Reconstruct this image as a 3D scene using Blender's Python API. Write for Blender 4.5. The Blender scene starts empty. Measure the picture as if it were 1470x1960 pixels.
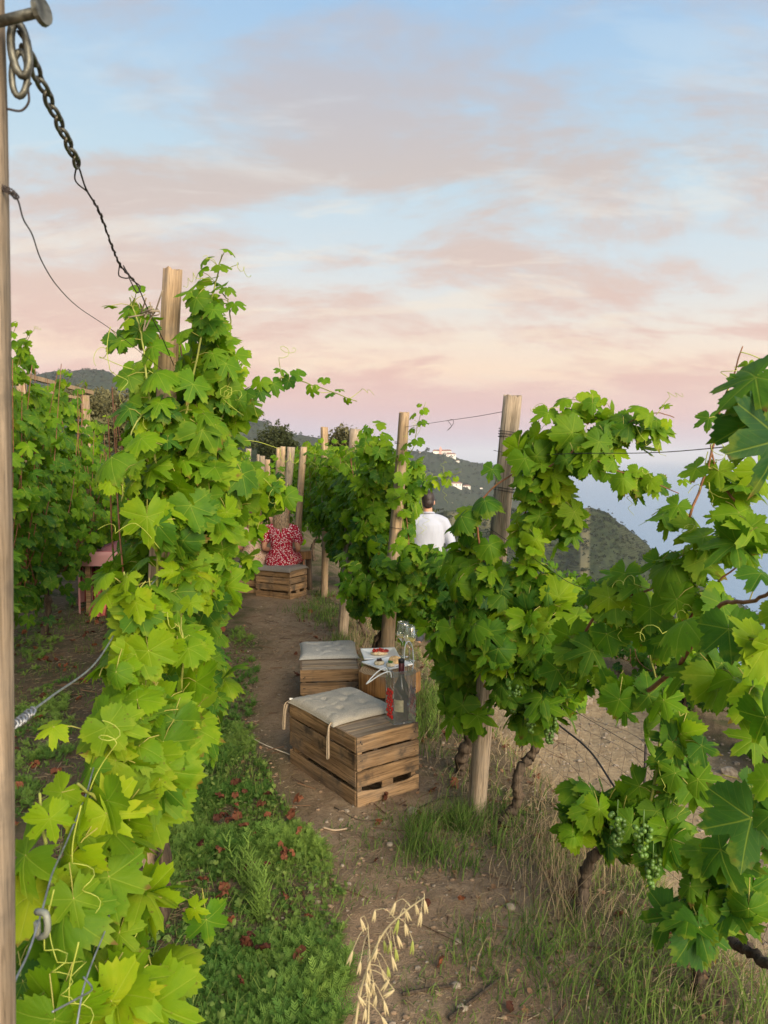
import bpy, math, random
import numpy as np
from mathutils import Vector, Matrix
PI = math.pi
rng = np.random.default_rng(7)
random.seed(7)
S = bpy.context.scene
COL = S.collection

# ------------------------------------------------------------------ camera
F = 1450.0
PITCH = math.atan(105.0 / F)
CH = 1.65
cam_d = bpy.data.cameras.new('camera')
cam = bpy.data.objects.new('camera', cam_d); COL.objects.link(cam); S.camera = cam
cam.location = (0, 0, CH); cam.rotation_euler = (PI / 2 - PITCH, 0, 0)
cam_d.sensor_fit = 'VERTICAL'; cam_d.sensor_height = 24.0; cam_d.lens = 24.0 * F / 1960
cam_d.clip_start = 0.05; cam_d.clip_end = 200000
cam_d.dof.use_dof = True; cam_d.dof.focus_distance = 3.6; cam_d.dof.aperture_fstop = 7.5

# ------------------------------------------------------------------ light
SUN_EL, SUN_AZ = math.radians(24), math.radians(148)      # azimuth clockwise from +Y (behind, to the right)
sd = bpy.data.lights.new('sun', 'SUN'); so = bpy.data.objects.new('sun', sd); COL.objects.link(so)
sd.energy = 5.0; sd.angle = math.radians(48); sd.color = (1.0, 0.86, 0.66)
SDIR = Vector((math.sin(SUN_AZ) * math.cos(SUN_EL), math.cos(SUN_AZ) * math.cos(SUN_EL), math.sin(SUN_EL)))
so.rotation_euler = SDIR.to_track_quat('Z', 'Y').to_euler()
S.view_settings.view_transform = 'Standard'; S.view_settings.look = 'None'
S.view_settings.exposure = 0.48; S.view_settings.gamma = 1.0; S.view_settings.use_curve_mapping = False
S.cycles.max_bounces = 8; S.cycles.transparent_max_bounces = 12; S.cycles.volume_bounces = 0
S.cycles.transmission_bounces = 8; S.cycles.diffuse_bounces = 3; S.cycles.glossy_bounces = 3

def lin(r, g, b):
    f = lambda c: (c / 255 / 12.92) if c / 255 <= 0.04045 else ((c / 255 + 0.055) / 1.055) ** 2.4
    return (f(r), f(g), f(b), 1.0)

class NT:
    def __init__(s, tree): s.t = tree; s.n = tree.nodes; s.l = tree.links
    def node(s, typ, ins=None, **kw):
        n = s.n.new(typ)
        for k, v in kw.items(): setattr(n, k, v)
        if ins:
            for k, v in ins.items(): s.put(n.inputs[k], v)
        return n
    def put(s, sock, v):
        if isinstance(v, bpy.types.NodeSocket): s.l.new(v, sock)
        else: sock.default_value = v
    def math(s, op, a, b=None, c=None, clamp=False):
        n = s.n.new('ShaderNodeMath'); n.operation = op; n.use_clamp = clamp
        s.put(n.inputs[0], a)
        if b is not None: s.put(n.inputs[1], b)
        if c is not None: s.put(n.inputs[2], c)
        return n.outputs[0]
    def mix(s, f, a, b, blend='MIX'):
        n = s.n.new('ShaderNodeMix'); n.data_type = 'RGBA'; n.blend_type = blend; n.clamp_factor = True
        s.put(n.inputs[0], f); s.put(n.inputs[6], a); s.put(n.inputs[7], b)
        return n.outputs[2]
    def ramp(s, f, stops, interp='LINEAR'):
        n = s.n.new('ShaderNodeValToRGB'); cr = n.color_ramp; cr.interpolation = interp
        while len(cr.elements) < len(stops): cr.elements.new(0.5)
        for e, (p, c) in zip(cr.elements, stops):
            e.position = p; e.color = c if len(c) == 4 else (*c, 1)
        s.put(n.inputs[0], f)
        return n.outputs[0]
    def noise(s, vec, scale, detail=4, rough=0.55, dist=0.0, out=0):
        n = s.node('ShaderNodeTexNoise', {'Scale': scale, 'Detail': detail, 'Roughness': rough, 'Distortion': dist})
        if vec is not None: s.l.new(vec, n.inputs['Vector'])
        return n.outputs[out]
    def maprange(s, v, a, b, c=0.0, d=1.0, smooth=True):
        n = s.n.new('ShaderNodeMapRange'); n.interpolation_type = 'SMOOTHSTEP' if smooth else 'LINEAR'
        for i, x in enumerate((v, a, b, c, d)): s.put(n.inputs[i], x)
        return n.outputs[0]
    def scale(s, vec, sc, loc=(0, 0, 0), rot=0.0):
        n = s.n.new('ShaderNodeMapping'); s.l.new(vec, n.inputs[0])
        n.inputs[1].default_value = loc; n.inputs[2].default_value = (0, 0, rot); n.inputs[3].default_value = sc
        return n.outputs[0]

# ------------------------------------------------------------------ world: dusk sky with thin clouds
W = bpy.data.worlds.new('World'); S.world = W; W.use_nodes = True
wt = NT(W.node_tree); W.node_tree.nodes.clear()
wout = wt.node('ShaderNodeOutputWorld')
nish = wt.node('ShaderNodeTexSky', sky_type='NISHITA', sun_disc=False)
nish.sun_elevation = math.radians(6); nish.sun_rotation = SUN_AZ; nish.altitude = 250
tc = wt.node('ShaderNodeTexCoord')
d = tc.outputs['Generated']
dt = wt.node('ShaderNodeVectorMath', {1: (math.sin(SUN_AZ), math.cos(SUN_AZ), 0.1)}, operation='DOT_PRODUCT'); wt.l.new(d, dt.inputs[0])
west = wt.maprange(dt.outputs['Value'], -0.7, 0.9, 0.013, 0.15)      # the sunset half of the sky is the bright half
bg1 = wt.node('ShaderNodeBackground', {'Color': nish.outputs[0], 'Strength': west})
sep = wt.node('ShaderNodeSeparateXYZ', {0: d})
dx, dy, dz = sep.outputs
el = wt.math('ARCSINE', dz)
eln = wt.math('DIVIDE', el, PI / 2)                      # 0 horizon .. 1 zenith
base = wt.ramp(wt.math('ADD', eln, wt.math('MULTIPLY', dx, 0.03)), [
    (0.0, lin(180, 172, 196)), (0.018, lin(196, 174, 194)), (0.045, lin(224, 180, 178)), (0.075, lin(248, 216, 188)),
    (0.105, lin(238, 222, 206)), (0.15, lin(212, 220, 224)), (0.22, lin(190, 214, 228)), (0.33, lin(158, 194, 228)), (0.5, lin(118, 166, 218)), (1.0, lin(90, 136, 196))])
den = wt.math('ADD', wt.math('MAXIMUM', dz, 0.0), 0.24)
cx = wt.math('DIVIDE', dx, den); cy = wt.math('DIVIDE', dy, den)
cv = wt.node('ShaderNodeCombineXYZ', {0: cx, 1: cy, 2: 0.0}).outputs[0]
cv1 = wt.scale(cv, (0.75, 1.1, 1), (1.0, 4.2, 0), 0.6)
n1 = wt.noise(cv1, 1.7, 9, 0.62, 0.35)
n2 = wt.noise(wt.scale(cv, (0.8, 1.7, 1), (7.1, 0.4, 2), 0.4), 2.6, 7, 0.62, 0.8)
n3 = wt.noise(wt.scale(cv, (0.6, 1.7, 1), (2.2, 6.2, 5), 0.3), 3.4, 8, 0.62, 0.5)
m1 = wt.maprange(wt.math('ADD', wt.math('MULTIPLY', n1, 0.8), wt.math('MULTIPLY', n2, 0.2)), 0.435, 0.575)
cloudcol = wt.ramp(eln, [(0.0, lin(206, 168, 182)), (0.07, lin(222, 170, 160)), (0.14, lin(220, 184, 166)), (0.22, lin(206, 184, 172)), (0.30, lin(188, 184, 190)), (1, lin(174, 178, 196))])
sky = wt.mix(wt.math('MULTIPLY', m1, wt.maprange(eln, 0.015, 0.07, 0.2, 0.8)), base, cloudcol)
hl = wt.math('MULTIPLY', wt.maprange(n3, 0.5, 0.64), wt.maprange(eln, 0.03, 0.08))
hl = wt.math('MULTIPLY', hl, wt.maprange(eln, 0.14, 0.34, 1.0, 0.35))
hicol = wt.ramp(eln, [(0.0, lin(226, 200, 196)), (0.08, lin(246, 222, 194)), (0.16, lin(240, 228, 212)), (0.3, lin(214, 226, 232))])
sky = wt.mix(wt.math('MULTIPLY', hl, 0.5), sky, hicol)
bg2 = wt.node('ShaderNodeBackground', {'Color': sky, 'Strength': 0.73})
add = wt.node('ShaderNodeAddShader', {0: bg1.outputs[0], 1: bg2.outputs[0]})
wt.l.new(add.outputs[0], wout.inputs[0])

# ------------------------------------------------------------------ helpers
cp, sp_ = math.cos(PITCH), math.sin(PITCH)
def ray(px, py):
    a = (px - 735.0) / F; b = (980.0 - py) / F
    # camera forward = (0, cp, -sp), up = (0, sp, cp)
    return Vector((a, cp + b * sp_, -sp_ + b * cp))
def P(px, py, Y):
    r = ray(px, py); t = Y / r.y
    return Vector((r.x * t, Y, CH + r.z * t))
def G(px, py, z=0.0):
    r = ray(px, py); t = (z - CH) / r.z
    return Vector((r.x * t, r.y * t, z))
def toPx(p):
    x, y, z = p[0], p[1], p[2] - CH
    dpt = y * cp - z * sp_; up = y * sp_ + z * cp
    return 735 + F * x / dpt, 980 - F * up / dpt, dpt

def sm(a, b, x):
    t = np.clip((np.asarray(x, float) - a) / (b - a), 0, 1); return t * t * (3 - 2 * t)
_T = np.random.default_rng(99).random((256, 256))
def vnoise(x, y):
    x = np.asarray(x, float); y = np.asarray(y, float)
    xi = np.floor(x).astype(int); yi = np.floor(y).astype(int); fx = x - xi; fy = y - yi
    fx = fx * fx * (3 - 2 * fx); fy = fy * fy * (3 - 2 * fy)
    g = lambda a, b: _T[a & 255, b & 255]
    return (g(xi, yi) * (1 - fx) + g(xi + 1, yi) * fx) * (1 - fy) + (g(xi, yi + 1) * (1 - fx) + g(xi + 1, yi + 1) * fx) * fy - 0.5
def fbm(x, y, o=4, g=0.5):
    s = 0; a = 1
    for i in range(o):
        s = s + a * vnoise(x * 2 ** i + 17.3 * i, y * 2 ** i + 5.7 * i); a *= g
    return s

def tag(o, label=None, cat=None, group=None, kind=None):
    if label: o['label'] = label
    if cat: o['category'] = cat
    if group: o['group'] = group
    if kind: o['kind'] = kind
    return o
def empty(name, loc=(0, 0, 0), label=None, cat=None, group=None):
    o = bpy.data.objects.new(name, None); o.location = loc; COL.objects.link(o); o.empty_display_size = 0.1
    return tag(o, label, cat, group)
def link(name, me, parent=None, loc=None, kind=None):
    o = bpy.data.objects.new(name, me); COL.objects.link(o)
    if parent is not None: o.parent = parent
    if loc is not None: o.location = loc
    if kind: o['kind'] = kind
    return o

def np_mesh(name, V, Fc, mat=None, smooth=True, attrs=None, matidx=None):
    """V (n,3); Fc (m,k) array or list of arrays with different k"""
    V = np.asarray(V, np.float32)
    if not isinstance(Fc, list): Fc = [Fc]
    Fc = [np.asarray(f, np.int32) for f in Fc if len(f)]
    me = bpy.data.meshes.new(name)
    me.vertices.add(len(V)); me.vertices.foreach_set('co', V.ravel())
    loops = np.concatenate([f.ravel() for f in Fc]); tot = np.concatenate([np.full(len(f), f.shape[1], np.int32) for f in Fc])
    st = np.concatenate([[0], np.cumsum(tot)[:-1]]).astype(np.int32)
    me.loops.add(len(loops)); me.loops.foreach_set('vertex_index', loops)
    me.polygons.add(len(tot)); me.polygons.foreach_set('loop_start', st)
    if matidx is not None: me.polygons.foreach_set('material_index', np.asarray(matidx, np.int32))
    me.update(calc_edges=True)
    me.polygons.foreach_set('use_smooth', np.full(len(tot), smooth, bool))
    for k, (typ, arr) in (attrs or {}).items():
        a = me.attributes.new(k, typ, 'POINT')
        a.data.foreach_set('vector' if typ == 'FLOAT_VECTOR' else 'value', np.asarray(arr, np.float32).ravel())
    if mat is not None:
        for m in (mat if isinstance(mat, (list, tuple)) else [mat]): me.materials.append(m)
    return me

class MB:
    """collects shapes into one mesh"""
    def __init__(s): s.v = []; s.f = {3: [], 4: []}; s.n = 0; s.big = []; s.mi = []
    def add(s, V, faces):
        V = np.asarray(V, float).reshape(-1, 3)
        for f in faces:
            if len(f) in (3, 4): s.f[len(f)].append([i + s.n for i in f])
            else: s.big.append([i + s.n for i in f])
        s.v.append(V); s.n += len(V)
    def box(s, lo, hi, M=None, bev=0.0):
        x0, y0, z0 = lo; x1, y1, z1 = hi
        b = min(bev, (x1 - x0) * .3, (y1 - y0) * .3, (z1 - z0) * .3)
        if b <= 0:
            V = [(x0, y0, z0), (x1, y0, z0), (x1, y1, z0), (x0, y1, z0), (x0, y0, z1), (x1, y0, z1), (x1, y1, z1), (x0, y1, z1)]
            Fc = [(0, 3, 2, 1), (4, 5, 6, 7), (0, 1, 5, 4), (1, 2, 6, 5), (2, 3, 7, 6), (3, 0, 4, 7)]
        else:
            V = []; idx = {}
            for i, X in enumerate((x0, x1)):
                for j, Y in enumerate((y0, y1)):
                    for k, Z in enumerate((z0, z1)):
                        sx, sy, sz = (1 - 2 * i) * b, (1 - 2 * j) * b, (1 - 2 * k) * b
                        idx[i, j, k] = len(V)
                        V += [(X, Y + sy, Z + sz), (X + sx, Y, Z + sz), (X + sx, Y + sy, Z)]
            I = lambda i, j, k, a: idx[i, j, k] + a
            Fc = [(I(0,0,0,0), I(0,0,1,0), I(0,1,1,0), I(0,1,0,0)), (I(1,0,0,0), I(1,1,0,0), I(1,1,1,0), I(1,0,1,0)),
                  (I(0,0,0,1), I(1,0,0,1), I(1,0,1,1), I(0,0,1,1)), (I(0,1,0,1), I(0,1,1,1), I(1,1,1,1), I(1,1,0,1)),
                  (I(0,0,0,2), I(0,1,0,2), I(1,1,0,2), I(1,0,0,2)), (I(0,0,1,2), I(1,0,1,2), I(1,1,1,2), I(0,1,1,2))]
            for i in (0, 1):
                for j in (0, 1): Fc.append((I(i,j,0,0), I(i,j,0,1), I(i,j,1,1), I(i,j,1,0)) if (i == j) else (I(i,j,0,1), I(i,j,0,0), I(i,j,1,0), I(i,j,1,1)))
                for k in (0, 1): Fc.append((I(i,0,k,0), I(i,1,k,0), I(i,1,k,2), I(i,0,k,2)))
            for j in (0, 1):
                for k in (0, 1): Fc.append((I(0,j,k,1), I(1,j,k,1), I(1,j,k,2), I(0,j,k,2)))
            for q in idx.values(): Fc.append((q, q + 1, q + 2))
        if M is not None: V = [tuple(M @ Vector(v)) for v in V]
        s.add(V, Fc)
    def tube(s, pts, rad, sides=8, cap=True, flat=None):
        pts = [Vector(p) for p in pts]; n = len(pts)
        if not hasattr(rad, '__len__'): rad = [rad] * n
        t0 = (pts[1] - pts[0]).normalized()
        a = t0.orthogonal().normalized(); V = []
        for i, p in enumerate(pts):
            t = (pts[min(i + 1, n - 1)] - pts[max(i - 1, 0)])
            t = t.normalized() if t.length > 1e-9 else t0
            a = (a - t * a.dot(t)); a = a.normalized() if a.length > 1e-6 else t.orthogonal().normalized()
            b = t.cross(a)
            for k in range(sides):
                an = 2 * PI * k / sides
                V.append(p + (a * math.cos(an) + b * math.sin(an)) * rad[i])
        Fc = []
        for i in range(n - 1):
            for k in range(sides):
                k2 = (k + 1) % sides
                Fc.append((i * sides + k, i * sides + k2, (i + 1) * sides + k2, (i + 1) * sides + k))
        if cap:
            Fc.append(tuple(reversed(range(sides)))); Fc.append(tuple((n - 1) * sides + k for k in range(sides)))
        s.add([tuple(v) for v in V], Fc)
    def lathe(s, prof, c=(0, 0, 0), sides=24, sx=1, sy=1):
        V = []; n = len(prof)
        for r, z in prof:
            for k in range(sides):
                a = 2 * PI * k / sides; V.append((c[0] + r * sx * math.cos(a), c[1] + r * sy * math.sin(a), c[2] + z))
        Fc = [(i * sides + k, i * sides + (k + 1) % sides, (i + 1) * sides + (k + 1) % sides, (i + 1) * sides + k) for i in range(n - 1) for k in range(sides)]
        if prof[0][0] > 1e-5: Fc.append(tuple(reversed(range(sides))))
        if prof[-1][0] > 1e-5: Fc.append(tuple((n - 1) * sides + k for k in range(sides)))
        s.add(V, Fc)
    def ball(s, c, r, seg=10, rings=6, jit=0.0, seed=0):
        if not hasattr(r, '__len__'): r = (r, r, r)
        rr = np.random.default_rng(seed); V = []
        for i in range(rings + 1):
            th = PI * i / rings
            for k in range(seg):
                a = 2 * PI * k / seg; q = 1 + (rr.random() - .5) * 2 * jit if 0 < i < rings else 1
                V.append((c[0] + r[0] * math.sin(th) * math.cos(a) * q, c[1] + r[1] * math.sin(th) * math.sin(a) * q, c[2] + r[2] * math.cos(th) * q))
        Fc = [(i * seg + k, (i + 1) * seg + k, (i + 1) * seg + (k + 1) % seg, i * seg + (k + 1) % seg) for i in range(rings) for k in range(seg)]
        s.add(V, Fc)
    def mesh(s, name, mat=None, smooth=False):
        V = np.concatenate(s.v); me = bpy.data.meshes.new(name)
        fs = s.f[3] + s.f[4] + s.big
        me.from_pydata(V.tolist(), [], [tuple(f) for f in fs]); me.update()
        if smooth: me.polygons.foreach_set('use_smooth', np.full(len(fs), True, bool))
        if mat is not None: me.materials.append(mat)
        return me
    def build(s, name, mat=None, parent=None, smooth=False, loc=None, kind=None):
        return link(name, s.mesh(name, mat, smooth), parent, loc, kind)

def spline(pts, n):
    """catmull-rom through pts, n samples"""
    p = [Vector(q) for q in pts]
    if len(p) == 2: return [p[0].lerp(p[1], i / (n - 1)) for i in range(n)]
    q = [p[0] * 2 - p[1]] + p + [p[-1] * 2 - p[-2]]; out = []
    for i in range(n):
        t = i / (n - 1) * (len(p) - 1); k = min(int(t), len(p) - 2); t -= k
        a, b, c, d_ = q[k:k + 4]
        out.append(0.5 * ((2 * b) + (c - a) * t + (2 * a - 5 * b + 4 * c - d_) * t * t + (3 * b - a - 3 * c + d_) * t ** 3))
    return out

# ------------------------------------------------------------------ materials
def new_mat(name, rough=0.8, spec=0.3):
    m = bpy.data.materials.new(name); m.use_nodes = True; t = NT(m.node_tree); t.n.clear()
    out = t.node('ShaderNodeOutputMaterial'); b = t.node('ShaderNodeBsdfPrincipled', {'Roughness': rough, 'Specular IOR Level': spec})
    t.l.new(b.outputs[0], out.inputs[0]); m.cycles.use_transparent_shadow = True
    return m, t, b, out
def bump(t, b, h, strength=0.5, dist=0.01):
    n = t.node('ShaderNodeBump', {'Strength': strength, 'Distance': dist, 'Height': h}); t.l.new(n.outputs[0], b.inputs['Normal'])

def leaf_mat(name, per_object):
    m, t, b, out = new_mat(name, 0.55, 0.14)
    a = t.node('ShaderNodeAttribute', attribute_name='luv')
    s = t.node('ShaderNodeSeparateXYZ', {0: a.outputs['Vector']})
    x = t.math('ABSOLUTE', s.outputs[0]); y = s.outputs[1]
    pv = None
    for ang in (0, 52, 108):
        sa, ca = math.sin(math.radians(ang)), math.cos(math.radians(ang))
        along = t.math('ADD', t.math('MULTIPLY', x, sa), t.math('MULTIPLY', y, ca))
        perp = t.math('ABSOLUTE', t.math('SUBTRACT', t.math('MULTIPLY', x, ca), t.math('MULTIPLY', y, sa)))
        perp = t.math('ADD', perp, t.math('MULTIPLY', t.math('LESS_THAN', along, 0.0), 1.0))
        perp = t.math('ADD', perp, t.math('MULTIPLY', along, 0.006))
        pv = perp if pv is None else t.math('MINIMUM', pv, perp)
    r = t.math('SQRT', t.math('ADD', t.math('MULTIPLY', x, x), t.math('MULTIPLY', y, y)))
    vm = t.maprange(pv, 0.008, 0.024, 1.0, 0.0)
    fr = t.math('FRACT', t.math('MULTIPLY', t.math('SUBTRACT', r, t.math('MULTIPLY', pv, 1.3)), 7.0))
    tri = t.math('ABSOLUTE', t.math('SUBTRACT', fr, 0.5))
    sv = t.math('MULTIPLY', t.maprange(tri, 0.015, 0.07, 1.0, 0.0), 0.22)
    vein = t.math('MAXIMUM', vm, sv)
    if per_object:
        oi = t.node('ShaderNodeObjectInfo'); cs = t.node('ShaderNodeSeparateXYZ', {0: oi.outputs['Color']})
    else:
        ai = t.node('ShaderNodeAttribute', attribute_name='tint'); cs = t.node('ShaderNodeSeparateXYZ', {0: ai.outputs['Vector']})
    yel, rnd, dry = cs.outputs
    g = t.node('ShaderNodeNewGeometry')
    no = t.noise(g.outputs['Position'], 28, 3)
    fac = t.math('ADD', yel, t.math('MULTIPLY', t.math('SUBTRACT', no, 0.5), 0.3))
    big = t.noise(g.outputs['Position'], 9, 2); fac = t.math('ADD', fac, t.math('MULTIPLY', t.math('SUBTRACT', big, 0.5), 0.35))
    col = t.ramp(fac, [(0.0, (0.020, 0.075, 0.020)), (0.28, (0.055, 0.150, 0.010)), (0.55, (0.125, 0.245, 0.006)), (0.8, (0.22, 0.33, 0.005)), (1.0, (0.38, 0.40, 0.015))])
    col = t.mix(t.math('MULTIPLY', rnd, 0.3), col, (0.02, 0.05, 0.012, 1))
    edge = t.maprange(t.math('MULTIPLY', r, no), 0.36, 0.5, 0.0, 0.25)
    col = t.mix(edge, col, (0.30, 0.33, 0.03, 1))
    burn = t.maprange(t.math('MULTIPLY', r, t.noise(g.outputs['Position'], 18, 4, 0.6)), 0.50, 0.62)
    col = t.mix(t.math('MULTIPLY', burn, 0.85), col, (0.14, 0.065, 0.02, 1))
    spots = t.maprange(t.noise(g.outputs['Position'], 90, 3), 0.67, 0.73)
    col = t.mix(t.math('MULTIPLY', spots, 0.6), col, (0.09, 0.05, 0.015, 1))
    col = t.mix(t.math('MULTIPLY', vein, 0.3), col, (0.34, 0.42, 0.05, 1))
    under = t.mix(0.35, col, (0.17, 0.27, 0.035, 1))
    col = t.mix(g.outputs['Backfacing'], col, under)
    col = t.mix(dry, col, (0.20, 0.065, 0.025, 1))
    t.l.new(col, b.inputs['Base Color'])
    h = t.math('ADD', t.math('MULTIPLY', vein, -1.0), t.math('MULTIPLY', no, 0.8))
    bump(t, b, h, 0.4, 0.0016)
    tr = t.node('ShaderNodeBsdfTranslucent'); tcol = t.mix(1.0, col, (1.45, 1.5, 0.25, 1), 'MULTIPLY'); t.l.new(tcol, tr.inputs[0])
    mx = t.node('ShaderNodeMixShader', {0: 0.38, 1: b.outputs[0], 2: tr.outputs[0]}); t.l.new(mx.outputs[0], out.inputs[0])
    return m
M_LEAF_OBJ = leaf_mat('vine_leaf', True)
M_LEAF = leaf_mat('vine_foliage', False)

def plain(name, col, rough=0.7, spec=0.3, nscale=0, namt=0.3, bumpy=0.0, metallic=0.0, transl=0.0):
    m, t, b, out = new_mat(name, rough, spec); b.inputs['Metallic'].default_value = metallic
    c = (*col, 1)
    if nscale:
        tcn = t.node('ShaderNodeTexCoord'); n = t.noise(tcn.outputs['Object'], nscale, 5)
        cc = t.mix(t.maprange(n, 0.3, 0.7), tuple(x * (1 - namt) for x in col) + (1,), tuple(min(1, x * (1 + namt)) for x in col) + (1,))
        t.l.new(cc, b.inputs['Base Color'])
        if bumpy: bump(t, b, n, bumpy, 0.005)
        c = cc
    else: b.inputs['Base Color'].default_value = c
    if transl:
        tr = t.node('ShaderNodeBsdfTranslucent'); t.put(tr.inputs[0], c)
        mx = t.node('ShaderNodeMixShader', {0: transl, 1: b.outputs[0], 2: tr.outputs[0]}); t.l.new(mx.outputs[0], out.inputs[0])
    return m

def wood_mat(name, light, dark, axis='Z', rough=0.8, scale=1.0, stain=0.5, crack=0.6):
    m, t, b, out = new_mat(name, rough, 0.15)
    tcn = t.node('ShaderNodeTexCoord'); oi = t.node('ShaderNodeObjectInfo')
    off = t.math('MULTIPLY', oi.outputs['Random'], 37.0)
    v = t.node('ShaderNodeVectorMath', operation='ADD'); t.l.new(tcn.outputs['Object'], v.inputs[0]); t.l.new(off, v.inputs[1]); v = v.outputs[0]
    sc = {'X': (2, 40, 40), 'Y': (40, 2, 40), 'Z': (40, 40, 2.0)}[axis]
    g1 = t.noise(t.scale(v, tuple(q * scale for q in sc)), 1.0, 6, 0.65, 0.6)
    g2 = t.noise(t.scale(v, tuple(q * scale * 4 for q in sc)), 1.0, 4, 0.6)
    blot = t.noise(v, 9 * scale, 4, 0.6)
    f = t.maprange(g1, 0.3, 0.7)
    col = t.mix(f, (*dark, 1), (*light, 1))
    col = t.mix(t.math('MULTIPLY', t.maprange(g2, 0.5, 0.72), crack), col, tuple(x * 0.35 for x in dark) + (1,))
    col = t.mix(t.math('MULTIPLY', t.maprange(blot, 0.52, 0.72), stain), col, tuple(x * 0.4 for x in dark) + (1,))
    grey = t.noise(v, 4.5 * scale, 5, 0.65); col = t.mix(t.math('MULTIPLY', t.maprange(grey, 0.42, 0.64), 0.22), col, (light[0] * .62, light[0] * .55, light[0] * .46, 1))
    var = t.node('ShaderNodeHueSaturation', {'Value': t.math('ADD', t.math('MULTIPLY', oi.outputs['Random'], 0.45), 0.78), 'Color': col})
    t.l.new(var.outputs[0], b.inputs['Base Color'])
    bump(t, b, t.math('ADD', g1, t.math('MULTIPLY', g2, 0.6)), 0.6, 0.004)
    return m
M_POST = wood_mat('weathered_post_wood', (0.40, 0.315, 0.225), (0.17, 0.13, 0.09), 'Z', 0.9, 1.3, 0.5, 0.9)
M_POSTN = wood_mat('near_post_wood', (0.30, 0.23, 0.16), (0.12, 0.09, 0.06), 'Z', 0.9, 1.6, 0.5, 0.8)
M_POSTW = wood_mat('tan_post_wood', (0.48, 0.335, 0.195), (0.22, 0.15, 0.09), 'Z', 0.85, 1.3, 0.35, 0.7)
M_SLAT = wood_mat('crate_slat_wood', (0.38, 0.238, 0.122), (0.12, 0.072, 0.038), 'X', 0.8, 1.0, 1.0, 0.85)
M_TOPB = wood_mat('crate_top_wood', (0.36, 0.27, 0.18), (0.15, 0.11, 0.07), 'X', 0.75, 1.0, 0.4, 0.5)
M_LOG = wood_mat('log_side_wood', (0.42, 0.22, 0.08), (0.17, 0.08, 0.03), 'Z', 0.6, 1.0, 0.3, 0.5)
M_BARK = wood_mat('vine_bark', (0.13, 0.095, 0.065), (0.035, 0.025, 0.018), 'Z', 0.95, 1.0, 0.3, 0.9)
M_DARKWOOD = wood_mat('dark_wood', (0.10, 0.07, 0.05), (0.035, 0.025, 0.018), 'Z', 0.9)
M_CANE = plain('green_cane', (0.22, 0.24, 0.05), 0.6, 0.3, 30, 0.3)
M_CANER = plain('reddish_cane', (0.19, 0.085, 0.04), 0.6, 0.3, 30, 0.35)
M_PETI = plain('petiole', (0.30, 0.28, 0.06), 0.5, 0.3)
M_TEND = plain('tendril', (0.34, 0.38, 0.06), 0.5, 0.3)
M_WIRE = plain('galvanised_wire', (0.32, 0.33, 0.34), 0.45, 0.5, 60, 0.3, 0, 0.7)
M_WIRED = plain('rusty_dark_wire', (0.045, 0.035, 0.032), 0.6, 0.4, 60, 0.3, 0, 0.5)
M_CHAIN = plain('dull_chain_metal', (0.13, 0.125, 0.10), 0.5, 0.5, 80, 0.5, 0.3, 0.7)
M_NAIL = plain('dark_nail', (0.03, 0.022, 0.018), 0.6, 0.4)
M_GRAPE = plain('green_grape', (0.10, 0.19, 0.035), 0.35, 0.5, 20, 0.2, 0, 0, 0.2)

# ------------------------------------------------------------------ terrain
XR_Y = [-8, 1.3, 3.45, 5.1, 7.1, 9, 10.5, 13, 20, 60]; XR_X = [3.2, .93, .42, .0, -.37, -.75, -1.1, -1.6, -3.0, -11]
XL_Y = [-8, .8, 2.6, 4.5, 9, 20, 60]; XL_X = [1.0, -.43, -.80, -1.18, -2.05, -4.2, -12]
xr = lambda y: np.interp(y, XR_Y, XR_X)
xl = lambda y: np.interp(y, XL_Y, XL_X)
x2 = lambda y: -1.75 - 0.2 * np.asarray(y, float)            # second row, further left
RIDGES = [  # depth, slope front, slope back, [(px, py)]
    (2500, .30, .5, [(-2500, 640), (-600, 690), (0, 722), (60, 716), (120, 709), (165, 705), (215, 709), (262, 736), (300, 762), (420, 790), (500, 800), (560, 826), (640, 842), (760, 930), (900, 1100), (1300, 1400)]),
    (3200, .30, .5, [(-2500, 900), (300, 900), (480, 840), (560, 840), (700, 852), (785, 858), (840, 862), (862, 866), (900, 880), (950, 892), (985, 910), (1060, 942), (1110, 972), (1160, 990), (1300, 1060)]),
    (1150, .42, .5, [(-2500, 1000), (400, 985), (820, 978), (850, 972), (1000, 974), (1085, 985), (1103, 976), (1130, 970), (1165, 976), (1182, 990), (1215, 1018), (1255, 1052), (1330, 1098), (1395, 1135), (1470, 1178), (1700, 1300), (3500, 1900)]),
    (420, .5, .5, [(-2500, 1180), (600, 1130), (900, 1085), (1060, 1092), (1130, 1112), (1200, 1160), (1300, 1215), (1470, 1290), (1700, 1420), (3500, 2400)]),
]
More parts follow.
